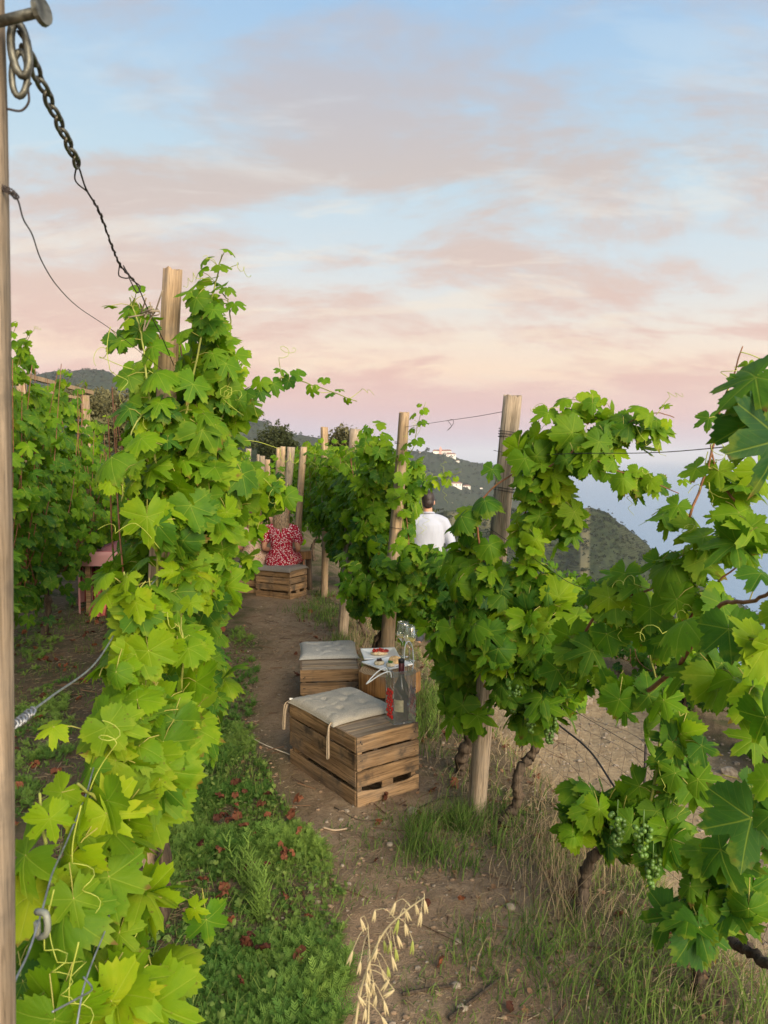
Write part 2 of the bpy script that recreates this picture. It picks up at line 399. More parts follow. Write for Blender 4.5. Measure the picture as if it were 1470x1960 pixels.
def H(x, y):
    x = np.asarray(x, float); y = np.asarray(y, float)
    u = x - xr(y); r = np.hypot(x, y)
    drop = np.interp(y, [0, 7, 9.5, 20], [-.8, -.8, -.52, -.5])
    z = drop * sm(.35, 1.35, u)
    z = z - np.maximum(u - 3.1, 0) * .5 * sm(3.1, 6, u)
    z = z + np.maximum(-6.5 - u, 0) * .05
    inside = 1 - sm(14, 40, r)
    z = z + inside * (0.035 * fbm(x * 1.3, y * 1.3) + 0.02 * fbm(x * 6, y * 6, 3) + 0.010 * fbm(x * 30, y * 30, 2)) * (0.35 + 0.65 * np.clip(np.abs(u + .55) - .3, 0, 1))
    z = z + 0.006 * fbm(x * 25, y * 25, 3) * inside
    Y = np.where(y > 5, y, 5)
    px = 735 + F * x / Y
    px = np.where(y > 5, px, np.where(x > 0, 3500, -2500)); px = np.clip(px, -2500, 3500)
    w = sm(560, 800, px)
    zf_r = -np.maximum(r - 26, 0) * .42; zf_l = np.maximum(r - 30, 0) * .012
    far = (1 - w) * zf_l + w * zf_r
    z = z + far * 1.0
    z = np.maximum(z, -262 - 0 * r)
    for (Yk, sf, sb, prof) in RIDGES:
        ax = [p[0] for p in prof]; az = [P(p[0], p[1], Yk).z for p in prof]
        zk = np.interp(px, ax, az)
        rg = 0.012 * Yk * fbm(x / (Yk * .05), y / (Yk * .05), 3)
        prof_z = np.where(y < Yk, zk - sf * (Yk - y) + rg * sm(0, .15, 1 - y / Yk), zk - sb * (y - Yk))
        prof_z = prof_z + np.where(y > 150, Yk * .0016 * fbm(px / 6.0, y / (Yk * .012), 3), 0)
        prof_z = np.where(y > 60, prof_z, -999)
        z = np.maximum(z, prof_z)
    return z
def hz(x, y): return float(H(np.array([x]), np.array([y]))[0])
def gp(px, py):
    """point of the real ground seen at a pixel"""
    r = ray(px, py); t = .3
    for i in range(4000):
        q = (r.x * t, r.y * t, CH + r.z * t)
        if q[2] <= hz(q[0], q[1]): break
        t += .02 * max(1, t * .3)
    return Vector((q[0], q[1], hz(q[0], q[1])))

def build_ground():
    azs = np.concatenate([np.arange(-180, -36, 3.0), np.arange(-36, 36, 0.13), np.arange(36, 180, 3.0)])
    rs = [0.0]; r = .25
    while r < 6000: rs.append(r); r *= (1.011 if 1 < r < 14 else 1.022)
    rs = np.array(rs[1:]); A, R = np.meshgrid(np.radians(azs), rs, indexing='ij')
    X = R * np.sin(A); Y = R * np.cos(A); Z = H(X, Y)
    na, nr = A.shape
    V = np.stack([X, Y, Z], -1).reshape(-1, 3)
    V = np.concatenate([V, [[0, 0, hz(0, 0)]]])
    i, j = np.meshgrid(np.arange(na), np.arange(nr - 1), indexing='ij'); i2 = (i + 1) % na
    Q = np.stack([i * nr + j, i2 * nr + j, i2 * nr + j + 1, i * nr + j + 1], -1).reshape(-1, 4)[:, ::-1]
    ii = np.arange(na); T = np.stack([np.full(na, na * nr), ((ii + 1) % na) * nr, ii * nr], -1)[:, ::-1]
    x, y = V[:, 0], V[:, 1]; u = x - xr(y)
    n = fbm(x * 1.7, y * 1.7, 4) * .35
    path = sm(-1.0, -.72, u + n * .6) * (1 - sm(-.25, .12, u + n)) * (1 - sm(12, 20, y))
    tan = sm(1.15, 1.5, u + n * .4) * (1 - sm(2.7, 3.1, u + n * .5)) * (1 - sm(10, 14, y))
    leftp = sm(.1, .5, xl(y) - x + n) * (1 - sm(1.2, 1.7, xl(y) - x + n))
    far = sm(12, 40, np.hypot(x, y))
    pxx = 735 + F * x / np.maximum(y, 1); cut = sm(1111, 1115, pxx) * (1 - sm(1127, 1133, pxx)) * (y > 800) * (y < 1160) * (.55 + .45 * (fbm(x / 9, y / 14, 2) > -.15)) + sm(850, 870, pxx) * (1 - sm(950, 975, pxx)) * (y > 1090) * (y < 1160) * .8
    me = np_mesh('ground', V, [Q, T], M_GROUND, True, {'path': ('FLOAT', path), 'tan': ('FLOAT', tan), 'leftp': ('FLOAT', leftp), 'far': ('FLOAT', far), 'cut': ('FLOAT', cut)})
    return link('ground', me, kind='structure')

def ground_mat():
    m, t, b, out = new_mat('ground_earth', 0.95, 0.1)
    g = t.node('ShaderNodeNewGeometry'); pos = g.outputs['Position']
    A = lambda n: t.node('ShaderNodeAttribute', attribute_name=n).outputs['Fac']
    n1 = t.noise(pos, 2.5, 6, 0.6); n2 = t.noise(pos, 22, 5, 0.65); n3 = t.noise(pos, 130, 3, 0.6)
    litter = t.noise(t.scale(pos, (60, 60, 60)), 1.0, 5, 0.7, 2.0)
    dirt = t.ramp(n2, [(0.25, (0.25, 0.165, 0.10)), (0.5, (0.38, 0.268, 0.168)), (0.75, (0.47, 0.35, 0.23))])
    dirt = t.mix(t.maprange(n1, 0.35, 0.65), dirt, (0.30, 0.20, 0.122, 1))
    peb = t.maprange(n3, 0.60, 0.70); dirt = t.mix(t.math('MULTIPLY', peb, 0.5), dirt, (0.36, 0.29, 0.21, 1)); dirt = t.mix(t.math('MULTIPLY', t.maprange(t.noise(pos, 7, 6, 0.7), 0.52, 0.64), 0.4), dirt, (0.14, 0.09, 0.056, 1)); dirt = t.mix(t.math('MULTIPLY', t.maprange(litter, 0.56, 0.66), 0.55), dirt, (0.36, 0.28, 0.18, 1))
    lit = t.ramp(litter, [(0.3, (0.10, 0.07, 0.044)), (0.5, (0.19, 0.138, 0.084)), (0.7, (0.31, 0.24, 0.15))])
    grn = t.mix(t.maprange(n2, 0.4, 0.6), (0.06, 0.075, 0.026, 1), (0.11, 0.105, 0.045, 1))
    lit = t.mix(t.maprange(n1, 0.45, 0.6, 0, 0.8), lit, grn)
    tan = t.ramp(n2, [(0.3, (0.33, 0.23, 0.13)), (0.6, (0.50, 0.37, 0.22)), (0.8, (0.58, 0.45, 0.29))])
    c = t.mix(A('path'), lit, dirt)
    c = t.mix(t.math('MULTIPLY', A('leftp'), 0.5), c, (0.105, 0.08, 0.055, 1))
    c = t.mix(A('tan'), c, tan)
    # wooded and terraced hillsides beyond
    ps = t.scale(pos, (1, 1, 1))
    f1 = t.noise(ps, 0.011, 7, 0.62); f2 = t.noise(ps, 0.09, 6, 0.7); f3 = t.noise(ps, 0.0035, 4, 0.5)
    vor = t.node('ShaderNodeTexVoronoi', {'Scale': 0.13}); t.l.new(pos, vor.inputs[0])
    forest = t.mix(t.maprange(f2, 0.35, 0.65), (0.007, 0.014, 0.006, 1), (0.040, 0.050, 0.020, 1))
    forest = t.mix(t.maprange(vor.outputs['Distance'], 0.1, 0.8), t.mix(0.6, forest, (0.034, 0.046, 0.018, 1)), forest)
    wv = t.node('ShaderNodeTexWave', {'Scale': 0.11, 'Distortion': 4.0, 'Detail': 3, 'Detail Scale': 1.5}); wv.wave_type = 'BANDS'; wv.bands_direction = 'Z'; t.l.new(pos, wv.inputs[0])
    terr = t.mix(t.maprange(wv.outputs['Fac'], 0.3, 0.8), (0.014, 0.022, 0.009, 1), (0.055, 0.058, 0.027, 1))
    forest = t.mix(t.math('MULTIPLY', t.maprange(f1, 0.48, 0.60), 0.85), forest, terr)
    forest = t.mix(t.maprange(t.noise(ps, 0.02, 5, 0.7), 0.66, 0.72, 0, 0.7), forest, (0.30, 0.24, 0.16, 1))
    forest = t.mix(t.math('MULTIPLY', A('cut'), 0.75), forest, (0.21, 0.18, 0.09, 1))
    c = t.mix(A('far'), c, forest)
    t.l.new(c, b.inputs['Base Color'])
    hh = t.math('ADD', t.math('ADD', n2, t.math('MULTIPLY', n3, 0.5)), t.math('MULTIPLY', litter, 0.8))
    bump(t, b, hh, 0.9, 0.025)
    return m
M_GROUND = ground_mat()
build_ground()

def sea():
    m, t, b, out = new_mat('sea_water', 0.38, 0.5)
    b.inputs['Base Color'].default_value = (0.18, 0.29, 0.40, 1)
    g = t.node('ShaderNodeNewGeometry')
    n = t.noise(t.scale(g.outputs['Position'], (0.05, 0.02, 1)), 1.0, 6, 0.7)
    bump(t, b, n, 0.5, 6.0)
    mb = MB(); n_ = 96; V = []; Fc = []
    rad = [30, 300, 1500, 5000, 15000, 60000]
    for r in rad:
        for k in range(n_): V.append((r * math.sin(2 * PI * k / n_), r * math.cos(2 * PI * k / n_), -250))
    for i in range(len(rad) - 1):
        for k in range(n_): Fc.append((i * n_ + k, (i + 1) * n_ + k, (i + 1) * n_ + (k + 1) % n_, i * n_ + (k + 1) % n_))
    mb.add(V, Fc); o = mb.build('sea', m, kind='structure')
sea()
def haze():
    m = bpy.data.materials.new('sea_haze'); m.use_nodes = True; t = NT(m.node_tree); t.n.clear()
    v = t.node('ShaderNodeVolumePrincipled', {'Color': (0.86, 0.90, 1.0, 1), 'Density': 0.000055, 'Anisotropy': 0.0}); o = t.node('ShaderNodeOutputMaterial'); t.l.new(v.outputs[0], o.inputs['Volume'])
    mb = MB(); mb.box((-62000, -62000, -264), (62000, 62000, 420)); mb.build('haze', m, kind='stuff')
haze()

# ------------------------------------------------------------------ vine leaves
ctrl = [(0, 1.0), (8, .93), (16, .86), (24, .78), (30, .62), (34, .60), (39, .72), (46, .88), (55, .96), (65, .90), (75, .80), (82, .70), (87, .68), (94, .78), (104, .86), (114, .84), (128, .78), (144, .73), (158, .66), (168, .50), (175, .20), (180, .05)]
def leaf_tpl(nh, seed, teeth, deep=1.0, flat=False):
    r_ = np.random.default_rng(seed)
    angs = np.linspace(0, 180, nh + 1)
    ca = np.array([c[0] for c in ctrl], float); cr = np.array([c[1] for c in ctrl], float)
    env = np.interp(ca, [0, 55, 108, 144, 180], [1.0, .96, .86, .73, .3])
    cr = np.maximum(.33, env - (env - cr) * np.where(ca < 160, deep, 1)); cr[-3:] = [.5, .2, .05]
    sides = []
    for sgn in (1, -1):
        k = cr * (1 + r_.normal(0, .045, len(cr))); k[0] = 1; k[-1] = .05
        rr = np.interp(angs, ca, k)
        if teeth:
            saw = np.where(np.arange(nh + 1) % 2 == 0, 1, -.8) * teeth * np.where(np.arange(nh + 1) % 4 == 0, 1.35, .75) * (1 + r_.normal(0, .3, nh + 1)); saw[0] = teeth; saw[-3:] = 0
            rr = rr * (1 + saw)
        a = np.radians(angs) * sgn
        sides.append((rr * np.sin(a), rr * np.cos(a)))
    X = np.concatenate([sides[0][0], sides[1][0][1:-1][::-1]]); Y = np.concatenate([sides[0][1], sides[1][1][1:-1][::-1]])
    n = len(X)
    rings = [1.0, .62, .3] if nh > 14 else ([1.0, .5] if nh > 7 else [1.0])
    vx = []; vy = []
    for q in rings:
        if q == 1.0: vx.append(X); vy.append(Y)
        else:
            R = np.hypot(X, Y); Rs = np.copy(R)
            for _ in range(2): Rs = (np.roll(Rs, 1) + Rs + np.roll(Rs, -1)) / 3
            Rs = np.minimum(Rs, R); vx.append(X / R * Rs * q); vy.append(Y / R * Rs * q)
    vx.append([0]); vy.append([0]); vx = np.concatenate(vx); vy = np.concatenate(vy)
    tris = []; quads = []
    for k in range(len(rings) - 1):
        for i in range(n):
            j = (i + 1) % n; a, b_, c, d_ = k * n + i, k * n + j, (k + 1) * n + j, (k + 1) * n + i
            tris.append((a, c, b_)); tris.append((a, d_, c))
    k = len(rings) - 1; c0 = len(rings) * n
    for i in range(n): tris.append((k * n + i, c0, k * n + (i + 1) % n))
    R = np.hypot(vx, vy); th = np.arctan2(vx, vy); at = np.abs(np.degrees(th))
    dv = np.min(np.abs(at[:, None] - np.array([0, 52, 108, 170])[None]), axis=1) / 27
    amp = r_.uniform(.0, .055); k1 = r_.uniform(-.12, .5); k2 = r_.uniform(-.35, .4)
    z = amp * R * np.clip(dv, 0, 1) - k1 * R ** 2 - k2 * vx * np.abs(vx) * .8 - r_.uniform(-.12, .5) * np.maximum(np.abs(vx) - .10, 0)
    z += .05 * np.sin(th * 3 + r_.uniform(0, 6)) * R ** 2 + .05 * np.sin(th * 2 + r_.uniform(0, 6)) * R + r_.normal(0, .012, len(R)) * R
    V = np.stack([vx, vy, z], 1) / 1.45
    T = np.array(tris)
    # normals up
    a, b_, c = V[T[0, 0]], V[T[0, 1]], V[T[0, 2]]
    if np.cross(b_ - a, c - a)[2] < 0: T = T[:, ::-1]
    return V, T, np.stack([vx, vy, 0 * vx], 1)
HI = [leaf_tpl(32, 10 + i, .062, [1.7, 1.2, 2.3, .9, 1.5, 2.0, .6, 1.8][i]) for i in range(8)]
MID = [leaf_tpl(16, 40 + i, .05, [1.5, 1.0, .7, 2.0, 1.2][i]) for i in range(5)]
LOW = [leaf_tpl(8, 60 + i, .0, [1.0, .7, .9][i]) for i in range(3)]
def tpl_mesh(tp, nm): return np_mesh(nm, tp[0], tp[1], M_LEAF_OBJ, True, {'luv': ('FLOAT_VECTOR', tp[2])})
HI_ME = [tpl_mesh(t, 'leaf_blade') for t in HI]; MID_ME = [tpl_mesh(t, 'leaf_blade_mid') for t in MID]

def frames(Nn, Tt):
    """Nn normals, Tt wanted tip directions -> rotation matrices (n,3,3) with columns x, y(tip), z(normal)"""
    N_ = Nn / np.linalg.norm(Nn, axis=1, keepdims=True)
    T_ = Tt - N_ * np.sum(Tt * N_, 1, keepdims=True); l = np.linalg.norm(T_, axis=1, keepdims=True)
    T_ = np.where(l > 1e-3, T_ / np.maximum(l, 1e-3), np.cross(N_, [1, 0, 0]))
    X_ = np.cross(T_, N_)
    return np.stack([X_, T_, N_], -1)
def joined_leaves(name, tpls, pos, R, size, tint, mat, parent=None, choice=None, kind='stuff'):
    if len(pos) == 0: return None
    Vs, Ts, Ls, Cs = [], [], [], []; off = 0
    ch = rng.integers(0, len(tpls), len(pos)) if choice is None else choice
    for k, tp in enumerate(tpls):
        s = np.where(ch == k)[0]
        if not len(s): continue
        V0, T0, L0 = tp; n = len(V0)
        V = np.einsum('aij,nj->ani', R[s], V0) * size[s, None, None] + pos[s, None, :]
        Vs.append(V.reshape(-1, 3)); Ts.append((T0[None] + (np.arange(len(s)) * n)[:, None, None] + off).reshape(-1, T0.shape[1]))
        Ls.append(np.tile(L0, (len(s), 1))); Cs.append(np.repeat(tint[s], n, 0)); off += n * len(s)
    V = np.concatenate(Vs)
    if parent is not None: V = V - np.array(parent.location)
    me = np_mesh(name, V, np.concatenate(Ts), mat, True, {'luv': ('FLOAT_VECTOR', np.concatenate(Ls)), 'tint': ('FLOAT_VECTOR', np.concatenate(Cs))})
    return link(name, me, parent, kind=kind)

LIGHTD = np.array(SDIR)
class Vine:
    def __init__(s, base, label, group='grape vines of the trellised rows', maxobj=300, lod=0):
        s.base = Vector(base); s.root = empty('grape_vine', s.base, label, 'grape vine', group)
        s.pos = []; s.nrm = []; s.tip = []; s.size = []; s.tint = []; s.maxobj = maxobj; s.pet = MB(); s.anch = []
    def add(s, pos, nrm, tip, size, yel, rnd=None, dry=None, anchor=None):
        pos = np.atleast_2d(pos); n = len(pos)
        s.pos.append(pos); s.nrm.append(np.broadcast_to(nrm, (n, 3))); s.tip.append(np.broadcast_to(tip, (n, 3)))
        s.size.append(np.broadcast_to(size, (n,))); 
        t = np.zeros((n, 3)); t[:, 0] = yel; t[:, 1] = rng.random(n) if rnd is None else rnd; t[:, 2] = 0 if dry is None else dry
        s.tint.append(t); s.anch.append(np.full((n, 3), np.nan) if anchor is None else np.atleast_2d(anchor))
    def shoot(s, pts, yel=.55, size=(.09, .12), gap=.06, side=.05, rad=.0035, mat=None, face=None, taper=True, n_tip=True, tendrils=0, leafless=0.0):
        """a cane through world points with alternate leaves on petioles"""
        L = sum((Vector(pts[i + 1]) - Vector(pts[i])).length for i in range(len(pts) - 1))
        n = max(6, int(L / .03)); q = spline(pts, n)
        q = [v + Vector(rng.normal(0, .0013, 3)) for v in q]
        mb = MB(); mb.tube([v - s.base for v in q], [rad * (1.15 - .65 * i / n) for i in range(n)], 6)
        mb.build('cane', mat or M_CANE, s.root, True)
        k = max(2, int(L / gap)); 
        for i in range(k):
            f = (i + rng.random() * .5) / k
            if f < leafless: continue
            p = q[min(n - 1, int(f * n))]; t = (q[min(n - 1, int(f * n) + 1)] - q[max(0, int(f * n) - 1)])
            t = t.normalized() if t.length else Vector((0, 0, 1))
            fc = Vector(face) if face is not None else Vector((-.25, -.75, .45))
            lat = t.cross(fc); lat = lat.normalized() if lat.length > .01 else Vector((1, 0, 0))
            sg = 1 if i % 2 else -1
            pl = side * rng.uniform(.6, 1.4)
            pet = (lat * sg * rng.uniform(.5, 1) + fc * rng.uniform(.1, .8) + Vector((0, 0, rng.uniform(-.2, .4)))).normalized()
            a = p + pet * pl
            nn = (fc * 1.0 + Vector((0, 0, .35)) + pet * .3 + Vector(rng.normal(0, .42, 3)))
            tip = pet * .5 + Vector((0, 0, -1.0)) + Vector(rng.normal(0, .3, 3))
            sz = rng.uniform(*size) * ((1 - .62 * max(0, f - .5) * 2) if taper else 1)
            yy = yel + (.25 * max(0, f - .55) * 2 if taper else 0) + rng.normal(0, .09)
            s.add(np.array(a), np.array(nn), np.array(tip), sz, yy, anchor=np.array(p))
        for i in range(tendrils): s.tendril(q[int(n * rng.uniform(.35, 1)) - 1])
        return q
    def tendril(s, p, L=None, dirn=None):
        L = L or rng.uniform(.08, .2); d_ = Vector(dirn) if dirn else Vector((rng.normal(0, 1), rng.normal(-.4, .5), rng.normal(.1, .8))); d_.normalize()
        a = d_.orthogonal().normalized(); b_ = d_.cross(a); pts = []; m = 26; turns = rng.uniform(1, 2.6)
        for i in range(m):
            f = i / (m - 1); c = max(0, f - .45) / .55
            pts.append(p - s.base + b_ * L * .09 * math.sin(f * 6 + L * 40) + a * L * .07 * math.sin(f * 4) + d_ * L * min(f, .45 + .3 * c) / .7 + Vector((0, 0, -.25 * L * f * f)) + (a * math.cos(turns * 6.28 * c) * 1 + b_ * math.sin(turns * 6.28 * c) - a) * L * .13 * (1 - c * .5) * (c > 0))
        mb = MB(); mb.tube(pts, [.0011 * (1.2 - .6 * i / m) for i in range(m)], 5); mb.build('tendril', M_TEND, s.root, True)
    def cloud(s, c, r, n, yel=.5, size=(.09, .125), out=.5, fwd=(-.15, -.55, .45), shell=.45, seed=None):
        """leaves through an ellipsoid: c centre, r radii"""
        d_ = rng.normal(0, 1, (n, 3)); d_ /= np.linalg.norm(d_, axis=1, keepdims=True)
        q = rng.random(n) ** shell
        lump = 1 + .22 * np.sin(d_[:, 0] * 5 + d_[:, 2] * 4 + rng.uniform(0, 6)) 
        p = np.array(c) + d_ * np.array(r) * np.minimum(q * lump, 1.08)[:, None]
        nn = d_ * out + np.array(fwd) + rng.normal(0, .42, (n, 3))
        tip = np.array([0, 0, -1.0]) + d_ * .5 + rng.normal(0, .5, (n, 3))
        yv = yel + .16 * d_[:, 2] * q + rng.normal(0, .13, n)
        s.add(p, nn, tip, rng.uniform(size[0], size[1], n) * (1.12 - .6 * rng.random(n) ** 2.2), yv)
    def hedge(s, rowx, y0, y1, z0, z1, w, n, yel=.4, size=(.085, .12), topvar=.18, both=True, seed=0):
        y = rng.uniform(y0, y1, n); x0 = rowx(y)
        zt = z1 + topvar * 2 * vnoise(y * 3.1 + seed * 7, y * 0 + seed) ; zb = z0 + .25 * 2 * vnoise(y * 2.3 + seed * 3, y * 0 + 9.1)
        f = rng.random(n) ** .8; z = zb + (zt - zb) * f
        gz = np.array([hz(float(rowx((y0 + y1) / 2)), (y0 + y1) / 2)])[0]; z = z + gz
        side = np.where(rng.random(n) < (.5 if both else .2), 1, -1)
        ww = w * (.55 + .45 * np.sin(PI * np.clip(f, .05, .95))) * (1 + 1.1 * fbm(y * 2.7 + seed, z * 2.7, 3))
        off = side * ww * rng.random(n) ** .35
        p = np.stack([x0 + off, y, z], 1)
        nn = np.stack([side * rng.uniform(.4, 1.0, n), rng.normal(-.25, .35, n), rng.uniform(.05, .8, n) + .5 * np.clip(f - .8, 0, 1)], 1) + rng.normal(0, .40, (n, 3)) + LIGHTD * .25
        tip = np.stack([side * .5, rng.normal(0, .5, n), np.full(n, -1.0) + rng.normal(0, .3, n)], 1)
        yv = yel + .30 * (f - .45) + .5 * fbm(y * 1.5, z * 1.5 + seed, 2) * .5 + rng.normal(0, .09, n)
        s.add(p, nn, tip, rng.uniform(size[0], size[1], n), yv)
        mb = MB()
        for k in range(16):
            yy = rng.uniform(y0, y1); xx = float(rowx(yy)); sd_ = rng.choice([-1, 1]); zt_ = z1 + rng.uniform(-.25, .12)
            q = spline([Vector((xx, yy, gz + z0 + .1)), Vector((xx + sd_ * w * rng.uniform(.3, .9), yy + rng.normal(0, .08), gz + z0 + .45 * (zt_ - z0))), Vector((xx + sd_ * w * rng.uniform(.4, 1.1), yy + rng.normal(0, .12), gz + zt_))], 12)
            mb.tube([v_ - s.base for v_ in q], [.0045 * (1.2 - .6 * i / 12) for i in range(12)], 5)
        mb.build('canes', M_CANER, s.root, True, kind='stuff')
    def trunk(s, pts, r0, r1, mat=None, sides=12):
        n = max(10, len(pts) * 9); q = spline([Vector(p) - s.base for p in pts], n); rr = []
        mb = MB(); 
        for i in range(n):
            f = i / (n - 1); rr.append((r0 * (1 - f) + r1 * f) * (1 + .28 * math.sin(i * 1.9) * rng.random() + rng.normal(0, .06)))
        q = [v + Vector(rng.normal(0, r0 * .12, 3)) for v in q]
        rr[0] *= 1.5
        mb.tube(q, rr, sides)
        V = mb.v[0]; V += rng.normal(0, r0 * .10, V.shape)
        mb.build('trunk', mat or M_BARK, s.root, True)
    def grapes(s, c, n=45, h=.13, w=.04, r=.0075):
        mb = MB(); rr = np.random.default_rng(int(abs(c[0]) * 1e4) % 9999)
        for i in range(n):
            f = rr.random(); ww = w * (1 - .72 * f) ; a = rr.uniform(0, 6.28); q = ww * math.sqrt(rr.uniform(.3, 1))
            p = Vector(c) - s.base + Vector((q * math.cos(a), q * math.sin(a), -h * f))
            mb.ball(p, r * rr.uniform(.8, 1.12), 9, 6)
        mb.tube([Vector(c) - s.base + Vector((0, 0, .05)), Vector(c) - s.base, Vector(c) - s.base - Vector((0, 0, h * .9))], .0016, 5)
        mb.build('grape_bunch', M_GRAPE, s.root, True)
    def finish(s, bias=None, minpx=9.0):
        pos = np.concatenate(s.pos); nrm = np.concatenate(s.nrm); tip = np.concatenate(s.tip); size = np.concatenate(s.size); tint = np.concatenate(s.tint); an = np.concatenate(s.anch)
        tint[:, 0] = np.where(tint[:, 0] > .78, .62 + .25 * rng.random(len(tint)), np.clip(tint[:, 0], 0, 1))
        R = frames(nrm, tip)
        dist = np.linalg.norm(pos - np.array([0, 0, CH]), axis=1)
        app = size / dist * F * .5 * 2
        vdir = (np.array([0, 0, CH]) - pos) / dist[:, None]
        # nearer to the camera than the vine's middle = more likely in the open
        front = np.sum((pos - pos.mean(0)) * vdir, 1)
        score = app * (1 + 1.0 * np.clip(front / (np.abs(front).max() + 1e-6), -1, 1))
        if bias is not None: score = score * bias(pos)
        order = np.argsort(-score); keep = [i for i in order if app[i] >= minpx][:s.maxobj]; kset = np.zeros(len(pos), bool); kset[keep] = True
        b = np.array(s.base)
        for i in keep:
            me = HI_ME[int(rng.integers(0, 8))] if app[i] > 26 else MID_ME[int(rng.integers(0, 5))]
            o = bpy.data.objects.new('leaf', me); COL.objects.link(o); o.parent = s.root
            M = np.eye(4); M[:3, :3] = R[i] * size[i]; M[:3, 3] = pos[i] - b
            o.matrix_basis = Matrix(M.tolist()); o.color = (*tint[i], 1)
        rest = ~kset
        near = rest & (app > 26); far = rest & ~near & (app > 14); vf = rest & ~near & ~far
        for nm, msk, tp in (('foliage', near | far, MID), ('distant_foliage', vf, LOW)):
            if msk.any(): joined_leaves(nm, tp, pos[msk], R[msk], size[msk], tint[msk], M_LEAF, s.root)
        # petioles
        hp = MB(); c = 0
        for i in range(len(pos)):
            if app[i] < 22: continue
            a = an[i]
            if np.isnan(a[0]): 
                a = pos[i] - R[i][:, 1] * .045 - R[i][:, 2] * .03 + np.array([0, 0, .01])
            p0, p1 = Vector(a - b), Vector(pos[i] - b); mid = (p0 + p1) / 2 + Vector((0, 0, .006))
            hp.tube([p0, mid, p1], .0013, 4, False); c += 1
        if c: hp.build('petioles', M_PETI, s.root, True, kind='stuff')

# ------------------------------------------------------------------ posts
def wood_post(base, top, r0, r1, label, mat=M_POST, crack=True, seed=0, ties=(), group='wooden trellis posts', flat=1.0):
    base, top = Vector(base), Vector(top); L = (top - base).length + .12
    ax = (top - base).normalized(); root = empty('wooden_post', base, label, 'post', group)
    rr = np.random.default_rng(seed + 5); ns, nr = 26, 22; V = []; rot = ax.to_track_quat('Z', 'Y')
    off = rr.normal(0, 1, (8, 2)); crk = rr.integers(0, ns)
    for i in range(nr + 1):
        f = i / nr; r = r0 * (1 - f) + r1 * f
        cx_ = .18 * r0 * math.sin(f * 5 + seed); cy_ = .18 * r0 * math.cos(f * 4 + seed * 2)
        for k in range(ns):
            a = 2 * PI * k / ns
            q = r * (1 + .05 * math.sin(2 * a + seed + f * 2) + .035 * math.sin(5 * a + seed * 3 + f * 3) + rr.normal(0, .008))
            if crack and k in (crk, (crk + 9) % ns): q *= .80 if f > .25 else .9
            V.append((q * math.cos(a) + cx_, q * math.sin(a) * flat + cy_, -.12 + L * f + (rr.normal(0, .004) if i == nr else 0)))
    V.append((cx_, cy_, -.12 + L + .004))
    Fc = [(i * ns + k, i * ns + (k + 1) % ns, (i + 1) * ns + (k + 1) % ns, (i + 1) * ns + k) for i in range(nr) for k in range(ns)]
    Fc += [(nr * ns + k, nr * ns + (k + 1) % ns, (nr + 1) * ns) for k in range(ns)]
    mb = MB(); mb.add(V, Fc); me = mb.mesh('post_shaft', mat, False)
    me.polygons.foreach_set('use_smooth', np.array([len(p.vertices) == 4 for p in me.polygons]))
    o = link('shaft', me, root); o.rotation_mode = 'QUATERNION'; o.rotation_quaternion = rot
    for (h, turns) in ties:
        t = MB(); pts = []
        for i in range(int(turns * 18) + 1):
            a = 2 * PI * i / 18; f = h / L; r = (r0 * (1 - f) + r1 * f) * 1.09 + .002
            pts.append((r * math.cos(a), r * math.sin(a) * flat, h - .12 + .012 * i / 18 + .006 * math.sin(a)))
        t.tube(pts, .0016, 5); w = t.build('wire_tie', M_WIRED, root, True); w.rotation_mode = 'QUATERNION'; w.rotation_quaternion = rot
    return root
def on(px, py): return gp(px, py)

zero = lambda p: Vector((p[0], p[1], hz(p[0], p[1])))
# near post at the left edge of the picture
NP = P(-66, 980, .80); NPX = NP.x
wood_post((NPX - .022, .80, hz(NPX, .8)), (NPX + .012, .80, 2.35), .041, .036, 'blurred thick post cut off by the left edge of the photo, holding a chain', M_POSTN, True, 3)
wood_post(zero(P(268, 1500, 2.62)), P(334, 519, 2.62), .040, .033, 'tall post standing up through the big leafy vine at left', M_POSTW, True, 11, [(1.95, 2.2), (1.5, 1.2)])
wood_post(zero(P(913, 1500, 3.42)), P(980, 758, 3.42), .046, .040, 'tall grey post leaning right beside the sea view, wire round its top', M_POST, True, 21, [(1.86, 3.3), (1.62, 2.3), (1.12, 1.3)])
wood_post(zero(P(738, 1300, 5.05)), P(771, 790, 5.05), .052, .036, 'tan post leaning just left of the man in the white shirt', M_POSTW, True, 31, [(1.3, 1.2), (1.86, 1.3)])
wood_post(zero(P(656, 1212, 6.85)), P(680, 822, 6.9), .050, .050, 'grey split post with its foot bare in the grass beside the path', M_POST, True, 41)
wood_post(zero(P(620, 1100, 8.9)), P(622, 818, 8.9), .052, .055, 'reddish thick post with bark, half wrapped in vine behind the grey split post', M_POSTW, True, 51, flat=.8)
wood_post(zero(P(562, 1100, 10.0)), P(582, 856, 10.0), .045, .045, 'slim tan post rising right beside the woman in the red dress', M_POSTW, True, 61, [(1.3, 1.2)])
wood_post(zero(P(545, 1100, 11.6)), P(557, 856, 11.6), .045, .058, 'pale flaring post directly left of the slim tan post', M_POST, True, 71)
